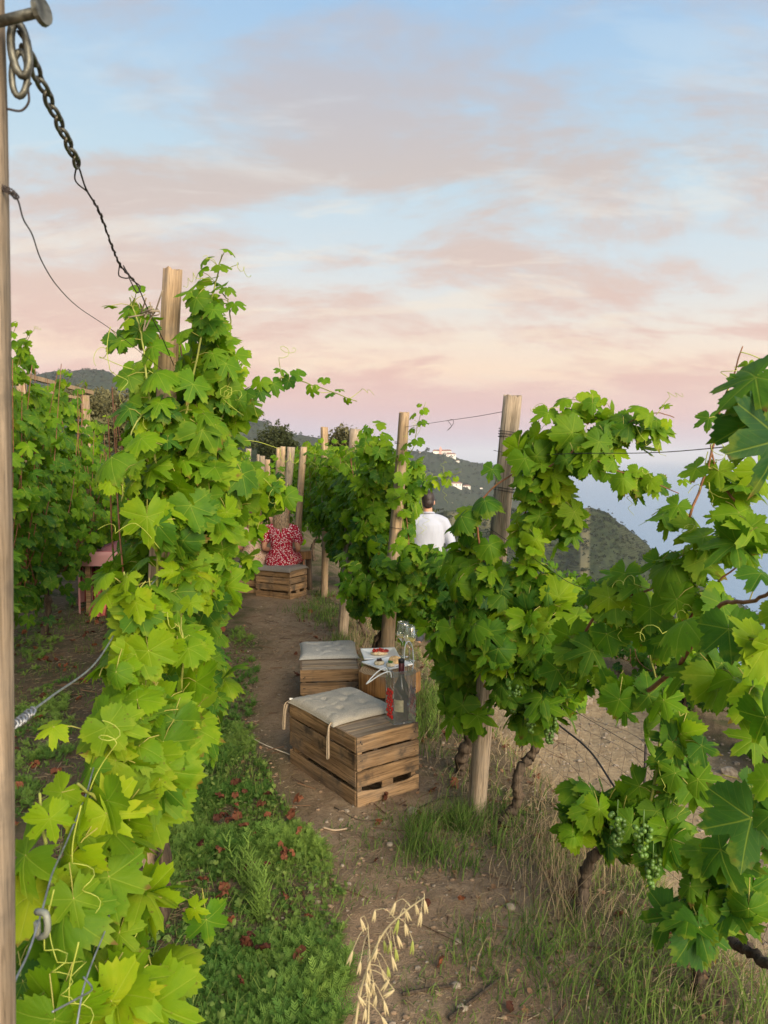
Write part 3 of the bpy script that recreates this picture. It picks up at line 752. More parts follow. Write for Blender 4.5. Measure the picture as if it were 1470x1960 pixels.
for i, (px_, py_, Y_, rr_, lb) in enumerate([(542, 855, 16, .055, 'thicker of the two close reddish far posts under the dark tree'), (532, 857, 16.6, .048, 'thinner of the two close reddish far posts under the dark tree'),
        (512, 880, 15.5, .055, 'low dark far post between the paler stubs at the row end'), (503, 873, 14.5, .05, 'short pale stub post among the far vine tops, second from the left'),
        (475, 859, 18, .06, 'leftmost pale far post, barely above the far vine leaves'), (494, 870, 17.4, .03, 'thin leaning far stake next to the short pale stub')]):
    p = P(px_, py_, Y_); b_ = zero(P(px_ - (6 if i == 5 else 2), 1000, Y_)); wood_post(b_, p, rr_, rr_, lb, M_POSTW if i < 3 else M_POST, False, 80 + i, group='far wooden posts along the rows')
# bark collar of the left post
# ------------------------------------------------------------------ hook bolt, chain, wires
def wires():
    r = empty('hook_bolt', P(5, 40, .80), 'rusty bolt head sticking out of the blurred near post at top left', 'bolt')
    b = r.location
    mb = MB(); a_, e_ = P(-20, 46, .79) - b, P(78, 22, .775) - b
    mb.tube([a_, e_], .0052, 12); mb.build('shank', M_CHAIN, r, True)
    mb = MB(); dn = (e_ - a_).normalized(); mb.tube([e_ - dn * .001, e_ + dn * .004], [.0135, .0125], 14); mb.build('head', M_CHAIN, r, False)
    # oval ring hanging from the bolt
    def oval(c, up, nrm, a, bb, rad, w=None):
        up = up.normalized(); s = up.cross(nrm).normalized(); n = 20; mb = MB()
        pts = [c + up * (bb * math.cos(2 * PI * i / n)) + s * (a * math.sin(2 * PI * i / n)) for i in range(n + 1)]
        mb.tube(pts, rad, 7); return mb
    vf = Vector((0, 1, 0))
    rg = empty('snap_ring', P(42, 95, .80), 'dull oval steel snap ring hanging below the bolt by the near post', 'ring'); o = rg.location
    oval(P(38, 95, .80) - o, P(33, 55, .80) - P(44, 135, .80), vf, .0085, .026, .0042).build('upper_ring', M_CHAIN, rg, True)
    oval(P(38, 142, .805) - o, P(40, 100, .80) - P(37, 175, .80), vf, .0080, .022, .0034).build('lower_ring', M_CHAIN, rg, True)
    # hanging wire hook
    mb = MB(); q = spline([P(60, 158, .81), P(54, 168, .81), P(55, 195, .81), P(40, 212, .81), P(12, 208, .80)], 20)
    mb.tube([v - P(40, 200, .81) for v in q], .0012, 6); o = mb.build('bent_wire', M_WIRED, None, True, P(40, 200, .81)); tag(o, 'thin bent wire curling below the snap ring towards the near post', 'wire')
    # chain
    A_, B_ = P(48, 90, .82), P(150, 318, 1.20); ch = empty('chain', A_, 'short dark steel chain running down from the bolt towards the leafy left post', 'chain')
    n = 10; axis = (B_ - A_).normalized(); L = (B_ - A_).length / n * 1.0
    me = None
    for i in range(n):
        c = A_.lerp(B_, (i + .5) / n); m2 = MB()
        if me is None:
            pts = []
            for k in range(18):
                a = 2 * PI * k / 18; pts.append((.0062 * math.cos(a), 0, L * .62 * math.sin(a) * (1 - .15 * abs(math.sin(a)) ** 4)))
            pts.append(pts[0]); m2.tube(pts, .0027, 7, False); me = m2.mesh('chain_link', M_CHAIN, True)
        o = link('chain_link', me, ch, c - A_); o.rotation_mode = 'QUATERNION'
        from mathutils import Quaternion
        o.rotation_quaternion = axis.to_track_quat('Z', 'Y') @ Quaternion((0, 0, 1), math.radians(25 + 90 * (i % 2)))
    def wire(pts, lab, rad=.0013, mat=M_WIRED, twist=None, n=60, name='trellis_wire'):
        q = spline(pts, n); b0 = Vector(q[0]); mb = MB(); mb.tube([v - b0 for v in q], rad, 6)
        if twist:
            f0, f1, amp = twist; seg = q[int(f0 * n):int(f1 * n)]
            pp = []
            for i, v in enumerate(seg):
                for s_ in range(3): pp.append(v + Vector((math.cos((i * 3 + s_) * .9), 0, math.sin((i * 3 + s_) * .9))) * amp - b0)
            mb.tube(pp, rad, 5)
        o = mb.build(name, mat, None, True, b0); tag(o, lab, 'wire', 'trellis wires')
    wire([P(34, 60, .80), P(60, 100, .84), P(100, 195, .98), P(148, 312, 1.19), P(165, 362, 1.28), P(190, 405, 1.36), P(214, 470, 1.5), P(232, 510, 1.6), P(262, 545, 1.75), P(283, 592, 2.0), P(312, 650, 2.3), P(333, 700, 2.58)], 'dark doubled wire sagging from the chain to the tall leafy post', .0016, M_WIRED, (.42, .72, .0018), 90)
    mb = MB(); c0 = P(232, 508, 1.6)
    for (a, b_, c_, d_) in [((229, 505), (228, 528), (247, 531), (236, 508)), ((246, 530), (262, 560), (268, 548), (252, 536))]:
        q = spline([P(*a, 1.6), P(*b_, 1.62), P(*c_, 1.66), P(*d_, 1.64)], 16); mb.tube([v - c0 for v in q], .0014, 5)
    q = spline([P(148, 312, 1.19), P(144, 345, 1.22), P(166, 366, 1.29)], 10); mb.tube([v - c0 for v in q], .0013, 5)
    o = mb.build('wire_loop', M_WIRED, None, True, c0); tag(o, 'open twisted loops of wire where the sagging dark wire is spliced', 'wire')
    k = MB(); kr = np.random.default_rng(4); c0 = P(284, 592, 2.0)
    for i in range(9):
        a = c0 + Vector(kr.normal(0, .012, 3)); k.tube([v - c0 for v in spline([a, a + Vector(kr.normal(0, .02, 3)), a + Vector(kr.normal(0, .02, 3))], 8)], .002, 5)
    o = k.build('wire_knot', plain('raffia', (.25, .2, .14), .9), None, True, c0); tag(o, 'frayed knot tied on the wire left of the tall leafy post', 'knot')
    wire([P(-2, 356, .80), P(22, 368, .80), P(35, 385, .84), P(45, 420, .9), P(62, 450, 1.0), P(80, 500, 1.15), P(110, 548, 1.4), P(150, 588, 1.7), P(205, 625, 2.0), P(245, 655, 2.3), P(325, 720, 2.6)], 'thin dark upper wire from the near post down to the leafy post', .0009, M_WIRED, (.02, .18, .0028), 90)
    wire([P(-20, 1404, .80), P(30, 1385, .84), P(60, 1362, .92), P(100, 1332, 1.05), P(180, 1272, 1.4), P(225, 1205, 1.8), P(262, 1150, 2.2), P(330, 1075, 2.6)], 'pale galvanised wire twisted at the near post, running up into the leafy vine', .0017, M_WIRE, (.06, .30, .0045), 90)
    wire([P(2, 1958, .80), P(28, 1880, .84), P(55, 1822, .90), P(80, 1745, .97), P(92, 1700, 1.03), P(103, 1665, 1.08), P(128, 1610, 1.2), P(165, 1520, 1.34), P(190, 1440, 1.5), P(240, 1330, 2.0), P(275, 1250, 2.6)], 'lower pale wire crossing the bright leaves at bottom left, with a clip on it', .0014, M_WIRE)
    wire([P(140, 2010, 1.0), P(158, 1900, 1.06), P(178, 1838, 1.12), P(205, 1770, 1.2), P(213, 1720, 1.26), P(235, 1630, 1.4), P(262, 1500, 1.8), P(280, 1400, 2.5)], 'second lower pale wire, right of the wire with the clip', .0014, M_WIRE)
    wire([P(100, 1937, .95), P(150, 1910, 1.0), P(176, 1893, 1.05), P(160, 1870, 1.07)], 'short crossing wire end at the bottom left among bright leaves', .0014, M_WIRE)
    c0 = P(79, 1768, .96); m = MB(); m.tube([v - c0 for v in spline([P(70, 1745, .96), P(88, 1750, .95), P(90, 1785, .95), P(74, 1792, .96), P(71, 1765, .955)], 14)], .0045, 6); o = m.build('wire_clip', plain('clip_metal', (.2, .21, .17), .5, .5), None, True, c0); tag(o, 'small metal clip tensioning the lower pale wire at bottom left', 'clip')
    # right row wires
    wire([P(771, 818, 5.05), P(850, 806, 4.5), P(912, 797, 3.9), P(962, 788, 3.46)], 'thin top wire between the tan post and the grey leaning post, against the sky')
    k = MB(); c0 = P(860, 810, 4.4); k.tube([v - c0 for v in spline([P(855, 806, 4.4), P(866, 803, 4.4), P(867, 812, 4.4), P(856, 824, 4.4), P(864, 816, 4.4), P(858, 806, 4.4)], 24)], .0014, 5); o = k.build('wire_twist', M_WIRED, None, True, c0); tag(o, 'little tangle of wire hanging from the top wire against the sky', 'wire')
    wire([P(945, 862, 3.4), P(1000, 872, 3.2), P(1100, 868, 2.8), P(1230, 867, 2.3), P(1330, 861, 2.0), P(1480, 845, 1.6)], 'dark middle wire crossing in front of the sea horizon at right')
    wire([P(935, 1010, 3.4), P(1045, 1085, 3.0), P(1110, 1123, 2.75), P(1270, 1160, 2.3), P(1490, 1192, 1.7)], 'lower dark wire through the leaves right of the grey leaning post')
    wire([P(930, 1330, 3.4), P(1040, 1335, 3.0), P(1200, 1420, 2.6), P(1330, 1500, 2.3), P(1500, 1590, 1.9)], 'lowest dark wire sloping over the pale sandy path at right', .0012)
    # black hose along the bank
    q = [gp(1070, 1415) + Vector((0, 0, .10)), gp(1130, 1465) + Vector((0, 0, .10)), gp(1200, 1560) + Vector((0, 0, .08)), gp(1330, 1668) + Vector((0, 0, .06)), gp(1440, 1760) + Vector((0, 0, .03))]
    wire(q, 'black irrigation hose along the edge of the pale sandy path', .008, plain('black_rubber', (.015, .014, .013), .6), None, 40, 'hose')
    # net fence
    fr = empty('net_fence', gp(1200, 1600), 'rusty wire net fence beside the sandy lower path', 'fence'); b0 = fr.location
    mb = MB()
    ln = lambda y: float(xr(y)) + 1.25
    ys = np.arange(2.2, 9.5, .13)
    for zz in np.arange(0, .62, .12):
        mb.tube([Vector((ln(y) + .02 * math.sin(y * 9), y, -.60 + zz + .03 * math.sin(y * 5 + zz * 9))) - b0 for y in ys], .0011, 4, False)
    for y in ys: mb.tube([Vector((ln(y) + .02 * math.sin(zz * 20 + y), y + .02 * math.sin(zz * 14), -.60 + zz)) - b0 for zz in np.arange(0, .56, .08)], .0010, 4, False)
    mb.build('mesh_panel', M_WIRED, fr, True)
    for y in (2.6, 4.2, 5.9, 7.6):
        m = MB(); m.tube([Vector((ln(y), y, -.85)) - b0, Vector((ln(y) + .01, y, .02)) - b0], .008, 7); m.build('stake', M_WIRED, fr, True)
wires()

# ------------------------------------------------------------------ crates
def slat_mesh(L, h, t=.011, wavy=False, seed=0, bev=.0015):
    mb = MB(); r = np.random.default_rng(seed)
    n = 14; V = []
    xs = np.linspace(0, L, n + 1)
    for i, x in enumerate(xs):
        f = i / n; e = r.normal(0, .0007)
        top = h + e; 
        if wavy: top = h * (.80 + .17 * abs(2 * f - 1) ** 1.5 + .05 * math.sin(f * 14)) if .12 < f < .88 else h
        bot = r.normal(0, .0007)
        V += [(x, -t / 2, bot), (x, t / 2, bot), (x, t / 2, top - bev), (x, t / 2 - bev, top), (x, -t / 2 + bev, top), (x, -t / 2, top - bev)]
    m = 6; Fc = []
    for i in range(n):
        for k in range(m): Fc.append((i * m + k, (i + 1) * m + k, (i + 1) * m + (k + 1) % m, i * m + (k + 1) % m))
    Fc.append(tuple(range(m))); Fc.append(tuple(reversed([n * m + k for k in range(m)])))
    mb.add(V, Fc); return mb.mesh('slat', M_SLAT)
_sl = {}
def crate(loc, rot, Wd, L, Hh, label, seed=0, handle=True, gap=.009, group='slatted wooden crates used as seats'):
    root = empty('wooden_crate', loc, label, 'crate', group); root.rotation_euler = (0, 0, rot)
    r = np.random.default_rng(seed); n = 4; bg = .022; t = .011
    hs = (Hh - 2 * gap - bg) / 4
    zs = [0, hs + bg, 2 * hs + bg + gap, 3 * hs + bg + 2 * gap]
    def getm(l, wavy=False):
        k = (round(l, 3), round(hs, 4), wavy)
        if k not in _sl: _sl[k] = [slat_mesh(l, hs, t, wavy, 5 + i) for i in range(2)]
        return _sl[k][int(r.integers(0, 2))]
    nails = MB()
    for side in range(4):
        for k in range(4):
            short = side % 2 == 0; l = Wd - .004 if short else L - 2 * t - .002
            me = getm(l, short and k == 0 and handle)
            o = bpy.data.objects.new('slat', me); COL.objects.link(o); o.parent = root
            jx, jz = r.normal(0, .0012), r.normal(0, .0012)
            if side == 0: o.location = (.002, t / 2 + jx, zs[k] + jz)
            elif side == 2: o.location = (.002, L - t / 2 + jx, zs[k] + jz)
            elif side == 1: o.location = (Wd - t / 2 + jx, t + .001, zs[k] + jz); o.rotation_euler = (0, 0, PI / 2)
            else: o.location = (t / 2 + jx, t + .001, zs[k] + jz); o.rotation_euler = (0, 0, PI / 2)
            o.rotation_euler.y = r.normal(0, .003)
            if side == 0:
                for x in (.022, .030, Wd - .03, Wd - .02) if k else (.022, Wd - .02):
                    nails.ball((x, -.0005, zs[k] + hs * r.uniform(.25, .75)), (.0042, .0014, .0042), 7, 4)
            if side == 3:
                for y in (.03, L - .03): nails.ball((-.0005, y, zs[k] + hs * r.uniform(.3, .7)), (.0014, .0042, .0042), 7, 4)
    # corner battens and middle block
    for (x, y) in ((t + .001, t + .001), (Wd - t - .027, t + .001), (t + .001, L - t - .027), (Wd - t - .027, L - t - .027)):
        mb = MB(); mb.box((x, y, .004), (x + .026, y + .026, Hh - .016), None, .002); mb.build('corner_batten', M_SLAT, root)
    mb = MB(); mb.box((Wd * .42, t + .001, .01), (Wd * .42 + .065, t + .012, 2 * hs), None, .001); mb.build('middle_batten', M_SLAT, root)
    mb = MB(); mb.box((.4 * Wd, L / 2, .0), (.4 * Wd + .01, L / 2 + .01, .01)); 
    # top boards, across the short side
    nb = 7; bw = (L - 2 * t - .004) / nb
    tm = MB(); tm.box((0, 0, 0), (Wd - 2 * t - .004, bw - .007, .010), None, .0015); tme = tm.mesh('top_board', M_TOPB)
    for k in range(nb):
        o = bpy.data.objects.new('top_board', tme); COL.objects.link(o); o.parent = root
        o.location = (t + .002, t + .003 + k * bw, Hh - .015 + r.normal(0, .0010)); o.rotation_euler = (0, 0, r.normal(0, .002))
    if nails.v: nails.build('nails', M_NAIL, root, True, kind='stuff')
    return root
H1 = .335
A1 = gp(683, 1549); g0 = A1.z
CR1 = crate(A1, math.radians(35.5), .37, .66, H1, 'nearest slatted wooden crate, with the beige cushion and the clear bag on top', 3)
A2 = P(575, 1400, 4.62); A2.z = hz(A2.x, A2.y)
CR2 = crate(A2, math.radians(6.0), .378, .66, H1, 'wooden crate behind the nearest one, left of the log table', 8, True, .013)
A3 = P(555, 1144, 8.75); A3.z = hz(A3.x, A3.y)
# far crates: long side towards the camera
def far_crate(corner, rot, label, seed, W_=.37, L_=.47): return crate(corner, rot, W_, L_, .325, label, seed, True, .012, 'slatted wooden crates used as seats')
CR3 = far_crate(A3, math.radians(62), 'far crate the woman in the red dress sits on', 14, .36, .50)
A4 = P(500, 1141, 9.0); A4.z = hz(A4.x, A4.y)
CR4 = far_crate(A4 + Vector((-.02, .12, 0)), math.radians(80), 'far crate at the left end, half hidden by vine leaves', 15, .36, .45)

# ------------------------------------------------------------------ cushions
def linen(name, col):
    m, t, b, out = new_mat(name, 0.95, 0.1)
    tcn = t.node('ShaderNodeTexCoord'); v = tcn.outputs['Object']
    w1 = t.noise(t.scale(v, (90, 900, 90)), 1, 2, .6); w2 = t.noise(t.scale(v, (900, 90, 90)), 1, 2, .6); n = t.noise(v, 7, 4)
    f = t.math('ADD', t.math('MULTIPLY', w1, .5), t.math('MULTIPLY', w2, .5))
    c = t.mix(t.maprange(f, .38, .62), tuple(x * .78 for x in col) + (1,), tuple(min(1, x * 1.15) for x in col) + (1,))
    c = t.mix(t.math('MULTIPLY', t.maprange(n, .45, .7), .35), c, tuple(x * .8 for x in col) + (1,))
    t.l.new(c, b.inputs['Base Color']); bump(t, b, t.math('ADD', f, t.math('MULTIPLY', t.noise(v, 25, 3), .8)), .5, .003); return m
M_LINEN = linen('beige_linen', (.40, .36, .29)); M_LINENG = linen('grey_linen', (.34, .33, .30)); M_LINENT = linen('taupe_linen', (.24, .21, .18)); M_STRAP = linen('cushion_tape', (.42, .33, .23))
def cushion(loc, rot, sx, sy, th, label, mat, tufts=True, straps=(), seed=0, sag=0.0, edge_drop=None):
    root = empty('seat_cushion', loc, label, 'cushion', 'linen seat cushions'); root.rotation_euler = (0, 0, rot)
    n = 44; V = []; r = np.random.default_rng(seed)
    g = np.linspace(-1, 1, n + 1); U, Vv = np.meshgrid(g, g, indexing='ij')
    # squarish outline, slightly pinched sides
    X = U * sx / 2 * (1 - .035 * (1 - Vv ** 2) + .02 * np.abs(Vv) ** 3); Y = Vv * sy / 2 * (1 - .035 * (1 - U ** 2) + .02 * np.abs(U) ** 3)
    e = np.clip((1 - np.abs(U) ** 9) * (1 - np.abs(Vv) ** 9), 0, 1) ** .5
    puff = .72 + .28 * (1 - U ** 2) * (1 - Vv ** 2) 
    Zt = th * e * puff
    if tufts:
        for tx, ty in ((-.36, -.36), (.36, -.36), (-.36, .36), (.36, .36), (0, 0)):
            dd = np.hypot(U - tx, Vv - ty); Zt -= th * .38 * np.exp(-(dd / .09) ** 2) 
            Zt -= th * .16 * np.exp(-(dd / .28) ** 2)
    Zt += th * .22 * fbm(U * 2.4 + seed * 3, Vv * 2.4, 4) * e
    cr_ = np.abs(np.sin(U * 3.3 + Vv * 1.7 + 2 * vnoise(U * 3 + 4, Vv * 3) + seed)) ; Zt -= th * .17 * np.exp(-(cr_ / .10) ** 2) * e
    cr_ = np.abs(np.sin(Vv * 4.1 - U * 1.2 + 2 * vnoise(U * 2, Vv * 3 + 8))) ; Zt -= th * .15 * np.exp(-(cr_ / .12) ** 2) * e
    Zb = -.004 * e + 0 * Zt
    drop = np.zeros_like(Zt)
    if edge_drop: drop = edge_drop * np.clip((np.abs(U) - .7) / .3, 0, 1) ** 2
    T = np.stack([X, Y, Zt + .010 - drop], -1).reshape(-1, 3); B = np.stack([X, Y, Zb + .008 - drop], -1).reshape(-1, 3)
    N_ = n + 1; i, j = np.meshgrid(np.arange(n), np.arange(n), indexing='ij')
    Q = np.stack([i * N_ + j, (i + 1) * N_ + j, (i + 1) * N_ + j + 1, i * N_ + j + 1], -1).reshape(-1, 4)
    per = [(a, 0) for a in range(n)] + [(n, a) for a in range(n)] + [(n - a, n) for a in range(n)] + [(0, n - a) for a in range(n)]
    pi_ = [a * N_ + b_ for a, b_ in per]; o = N_ * N_
    Sd = [(pi_[k], pi_[k] + o, pi_[(k + 1) % len(pi_)] + o, pi_[(k + 1) % len(pi_)]) for k in range(len(pi_))]
    me = np_mesh('cushion_pad', np.concatenate([T, B]), np.concatenate([Q, Q[:, ::-1] + o, np.array(Sd)]), mat, True)
    link('pad', me, root)
    mb = MB(); mb.tube([(T[k][0] * 1.0, T[k][1] * 1.0, (T[k][2] + B[k][2]) / 2) for k in pi_ + pi_[:1]], .0028, 6, False); mb.build('piping', mat, root, True)
    for (pts) in straps:
        q = spline(pts, 16); mb = MB(); V = []; 
        for k, p in enumerate(q):
            V += [(p.x - .006, p.y - .001, p.z), (p.x + .006, p.y + .001, p.z), (p.x + .006, p.y + .003, p.z), (p.x - .006, p.y + .001, p.z)]
        mb.add(V, [(k * 4 + a, k * 4 + (a + 1) % 4, k * 4 + 4 + (a + 1) % 4, k * 4 + 4 + a) for k in range(15) for a in range(4)])
        mb.build('tie_strap', M_STRAP, root, True)
    return root
def loc1(x, y, z=0):
    M = Matrix.Translation(A1) @ Matrix.Rotation(math.radians(35.5), 4, 'Z'); return M @ Vector((x, y, z))
# straps in cushion space: edge over the crate's long side (-x side)
st1 = [(-.20, -.21, .02), (-.218, -.215, .0), (-.222, -.218, -.06), (-.224, -.222, -.145), (-.226, -.212, -.15), (-.222, -.207, -.06), (-.214, -.206, .0)]
st2 = [(-.20, .21, .02), (-.222, .226, .0), (-.228, .232, -.06), (-.230, .236, -.130), (-.230, .222, -.135), (-.226, .220, -.05), (-.216, .214, .0)]
cushion(loc1(.195, .425, H1 - .004), math.radians(35.5), .405, .46, .036, 'beige tufted cushion with hanging tie straps on the nearest crate', M_LINEN, True, [st1, st2], 1, 0, .004)
m2_ = Matrix.Translation(A2) @ Matrix.Rotation(math.radians(6), 4, 'Z')
cushion(m2_ @ Vector((.19, .44, H1 - .004)), math.radians(6), .385, .42, .034, 'flat grey cushion on the crate left of the log table', M_LINENG, True, [], 5)
m3_ = Matrix.Translation(A3) @ Matrix.Rotation(math.radians(62), 4, 'Z')
cushion(m3_ @ Vector((.18, .25, .322)), math.radians(62), .40, .52, .05, 'thin grey cushion squashed under the woman in the red dress', M_LINENT, False, [], 9, 0, .012)
m4_ = Matrix.Translation(A4 + Vector((-.02, .12, 0))) @ Matrix.Rotation(math.radians(80), 4, 'Z')
cushion(m4_ @ Vector((.18, .22, .322)), math.radians(80), .38, .42, .04, 'dark edged cushion under the woman in the tan dress', M_LINENT, False, [], 12, 0, .01)
# small white tag on the cushion corner
tg = MB(); tg.box((-.008, -.003, 0), (.010, -.001, .010), None, 0); o = tg.build('fabric_tag', plain('white_tag', (.75, .75, .72), .8), None, False, loc1(.004, .645, H1 + .014)); tag(o, 'tiny white tag on the far left corner of the nearest cushion', 'tag')

# ------------------------------------------------------------------ log tables
def log_top_mat():
    m, t, b, out = new_mat('log_end_grain', 0.6, 0.3); tcn = t.node('ShaderNodeTexCoord'); v = tcn.outputs['Object']
    w = t.node('ShaderNodeTexWave', {'Scale': 22.0, 'Distortion': 2.5, 'Detail': 2}); w.wave_type = 'RINGS'; w.rings_direction = 'Z'; t.l.new(v, w.inputs[0])
    c = t.mix(w.outputs['Fac'], (.30, .17, .075, 1), (.50, .32, .155, 1)); c = t.mix(t.maprange(t.noise(v, 12, 4), .45, .7, 0, .6), c, (.26, .14, .06, 1))
    t.l.new(c, b.inputs['Base Color']); bump(t, b, w.outputs['Fac'], .2, .002); return m
M_LOGTOP = log_top_mat()
TZ = .385
def log_table(loc, rad, th, topz, legr, label, seed=0, mats=(M_LOG, M_LOGTOP)):
    root = empty('log_table', loc, label, 'table', 'log slice tables'); r = np.random.default_rng(seed)
    n = 40; k = 9; rr = [rad * (1 + r.normal(0, .03)) for _ in range(k)]
    V = []; lv = [0, .006, th * .33, th * .66, th - .005, th]
    for iz, z in enumerate(lv):
        for i in range(n):
            a = 2 * PI * i / n; q = np.interp(a, np.linspace(0, 2 * PI, k + 1), rr + [rr[0]]) * (1 + .02 * math.sin(a * 11 + seed)) 
            q *= (.955 if iz == 0 else .985 if iz == len(lv) - 1 else 1.0 + .012 * math.sin(a * 5 + iz))
            if abs(a - 3.9) < .05: q *= .94
            V.append((q * math.cos(a), q * math.sin(a) * .93, topz - th + z))
    mb = MB(); mb.add(V, [(i_ * n + i, i_ * n + (i + 1) % n, (i_ + 1) * n + (i + 1) % n, (i_ + 1) * n + i) for i_ in range(len(lv) - 1) for i in range(n)] + [tuple(reversed(range(n)))])
    mb.build('log_slab', mats[0], root, True)
    V2 = [(v[0], v[1], v[2] + .0005) for v in V[-n:]] + [(0, 0, topz + .001)]
    mb = MB(); mb.add(V2, [(i, (i + 1) % n, n) for i in range(n)]); mb.build('sawn_top', mats[1], root)
    for (lx, ly) in ((-.035, -.03), (.06, .05), (-.05, .08)):
        mb = MB(); mb.tube([(lx * 1.15, ly * 1.15, -.03), (lx, ly, topz - th - .001)], [legr * 1.05, legr], 12); mb.build('leg', M_DARKWOOD, root, True)
    return root
TL = G(744, 1282, TZ); TL.z = 0; gz = hz(TL.x, TL.y); TL.z = gz
TT = TZ  # top height above 0
TABLE = log_table(TL, .178, .125, TZ - gz, .035, 'round sawn log slab table carrying the plates and wine glasses', 3)
FT = P(581, 1120, 9.35); FT.z = hz(FT.x, FT.y)
log_table(FT, .10, .10, .50, .035, 'small pale log table at the knees of the woman in the red dress', 6)

# ------------------------------------------------------------------ tableware
M_CHINA = plain('white_china', (.87, .87, .85), .2, .5)
def plate(cx, cy, z, rot, s, label):
    root_m = MB(); n = 24; g = np.linspace(-1, 1, n + 1); U, V_ = np.meshgrid(g, g, indexing='ij')
    q = np.maximum(np.abs(U), np.abs(V_)); Z = .004 + .014 * np.clip((q - .55) / .45, 0, 1) ** 1.3
    top = np.stack([U * s / 2, V_ * s / 2, Z + .003], -1).reshape(-1, 3); bot = np.stack([U * s / 2, V_ * s / 2, Z * .9 - .004], -1).reshape(-1, 3)
    N_ = n + 1; i, j = np.meshgrid(np.arange(n), np.arange(n), indexing='ij'); Q = np.stack([i * N_ + j, (i + 1) * N_ + j, (i + 1) * N_ + j + 1, i * N_ + j + 1], -1).reshape(-1, 4)
    per = [(a, 0) for a in range(n)] + [(n, a) for a in range(n)] + [(n - a, n) for a in range(n)] + [(0, n - a) for a in range(n)]; pi_ = [a * N_ + b_ for a, b_ in per]; o = N_ * N_
    Sd = [(pi_[k], pi_[k] + o, pi_[(k + 1) % len(pi_)] + o, pi_[(k + 1) % len(pi_)]) for k in range(len(pi_))]
    me = np_mesh('plate', np.concatenate([top, bot]), np.concatenate([Q, Q[:, ::-1] + o, np.array(Sd)]), M_CHINA, True)
    ob = link('plate', me, None, (cx, cy, z + .0005)); ob.rotation_euler = (0, 0, rot); tag(ob, label, 'plate', 'square white plates'); return ob
p1 = G(727, 1253, TZ + .012); p2_ = G(740, 1272, TZ + .012)
pl1 = plate(p1.x, p1.y, TZ + .003, math.radians(18), .225, 'square white plate at the back with the tomato toast'); pl1.rotation_euler = (math.radians(2), 0, math.radians(8))
pl2 = plate(p2_.x + .005, p2_.y, TZ + .004, math.radians(38), .225, 'square white plate in front with three small bites')
M_BREAD = plain('toasted_bread', (.55, .36, .17), .85, .2, 60, .4, .4); M_TOM = plain('tomato', (.55, .05, .03), .35, .5, 90, .3); M_PASTE = plain('olive_paste', (.06, .03, .025), .6, .3, 90, .3); M_CREAM = plain('pale_cream_bread', (.68, .54, .34), .8, .2, 60, .25, .3); M_HERB = plain('green_herb', (.07, .17, .03), .6)
def food():
    r = np.random.default_rng(2)
    c = Vector((p1.x - .005, p1.y, TZ + .012)); ro = empty('tomato_bruschetta', c, 'slice of toast heaped with chopped red tomato on the back plate', 'food')
    mb = MB(); mb.ball((0, 0, .010), (.056, .030, .013), 18, 8, .04, 1); mb.build('toast', M_CREAM, ro, True)
    mb = MB()
    for i in range(46):
        x, y = r.uniform(-.042, .055), r.uniform(-.024, .028); s = r.uniform(.004, .008)
        M_ = Matrix.Translation((x, y, .022 + r.uniform(0, .010))) @ Matrix.Rotation(r.uniform(0, 3), 4, Vector(r.normal(0, 1, 3))); mb.box((-s, -s, -s * .7), (s, s, s * .7), M_, s * .25)
    mb.build('chopped_tomato', M_TOM, ro, True)
    b0 = Vector((p2_.x, p2_.y, TZ + .012))
    def bite(dx, dy, topm, lab, rx=.028):
        e = empty('round_toast', b0 + Vector((dx, dy, 0)), lab, 'food', 'round toasts on the front plate'); mb = MB(); mb.lathe([(rx * .85, 0), (rx, .006), (rx, .014), (rx * .85, .020), (0.0, .021)], (0, 0, 0), 20); mb.build('toast', M_CREAM, e, True)
        mb = MB()
        for i in range(9): mb.ball((r.uniform(-.4, .4) * rx, r.uniform(-.4, .4) * rx, .024 + r.uniform(0, .006)), (rx * .28, rx * .22, .005), 8, 5, .1, i)
        mb.build('topping', topm, e, True)
    bite(-.045, .008, M_PASTE, 'round toast topped with dark olive paste on the front plate', .031); bite(.022, -.035, M_HERB, 'round toast topped with green herb on the front plate', .026)
    e = empty('grilled_bread', b0 + Vector((.055, .012, .0)), 'browned grilled bread slice leaning at the right of the front plate', 'food'); mb = MB(); mb.ball((0, 0, .024), (.042, .014, .028), 18, 8, .05, 5); o = mb.build('bread_slice', M_BREAD, e, True); o.rotation_euler = (math.radians(-32), 0, math.radians(20))
food()
def glassy(name, tint=(1, 1, 1), refl=.9, haze=0.0, hazecol=(.8, .8, .8)):
    m = bpy.data.materials.new(name); m.use_nodes = True; t = NT(m.node_tree); t.n.clear(); out = t.node('ShaderNodeOutputMaterial')
    tr = t.node('ShaderNodeBsdfTransparent', {0: (*tint, 1)}); gl = t.node('ShaderNodeBsdfGlossy', {'Roughness': .04, 'Color': (1, 1, 1, 1)})
    lw = t.node('ShaderNodeLayerWeight', {'Blend': .42}); f = t.math('ADD', t.math('MULTIPLY', lw.outputs['Facing'], refl * .55), .045)
    mx = t.node('ShaderNodeMixShader', {0: f, 1: tr.outputs[0], 2: gl.outputs[0]}); s = mx.outputs[0]
    if haze:
        df = t.node('ShaderNodeBsdfDiffuse', {0: (*hazecol, 1)}); s = t.node('ShaderNodeMixShader', {0: haze, 1: s, 2: df.outputs[0]}).outputs[0]
    t.l.new(s, out.inputs[0]); return m
M_GLASS = glassy('clear_glass', (.93, .95, .94), 1.7, .05); M_WINE = glassy('white_wine', (.98, .88, .30), .6, .6, (.95, .76, .14)); M_PVC = glassy('clear_plastic', (.84, .86, .87), 1.2, .10, (.60, .62, .62))
M_TUBEP = plain('white_plastic_tube', (.72, .75, .76), .3, .5, transl=.3)
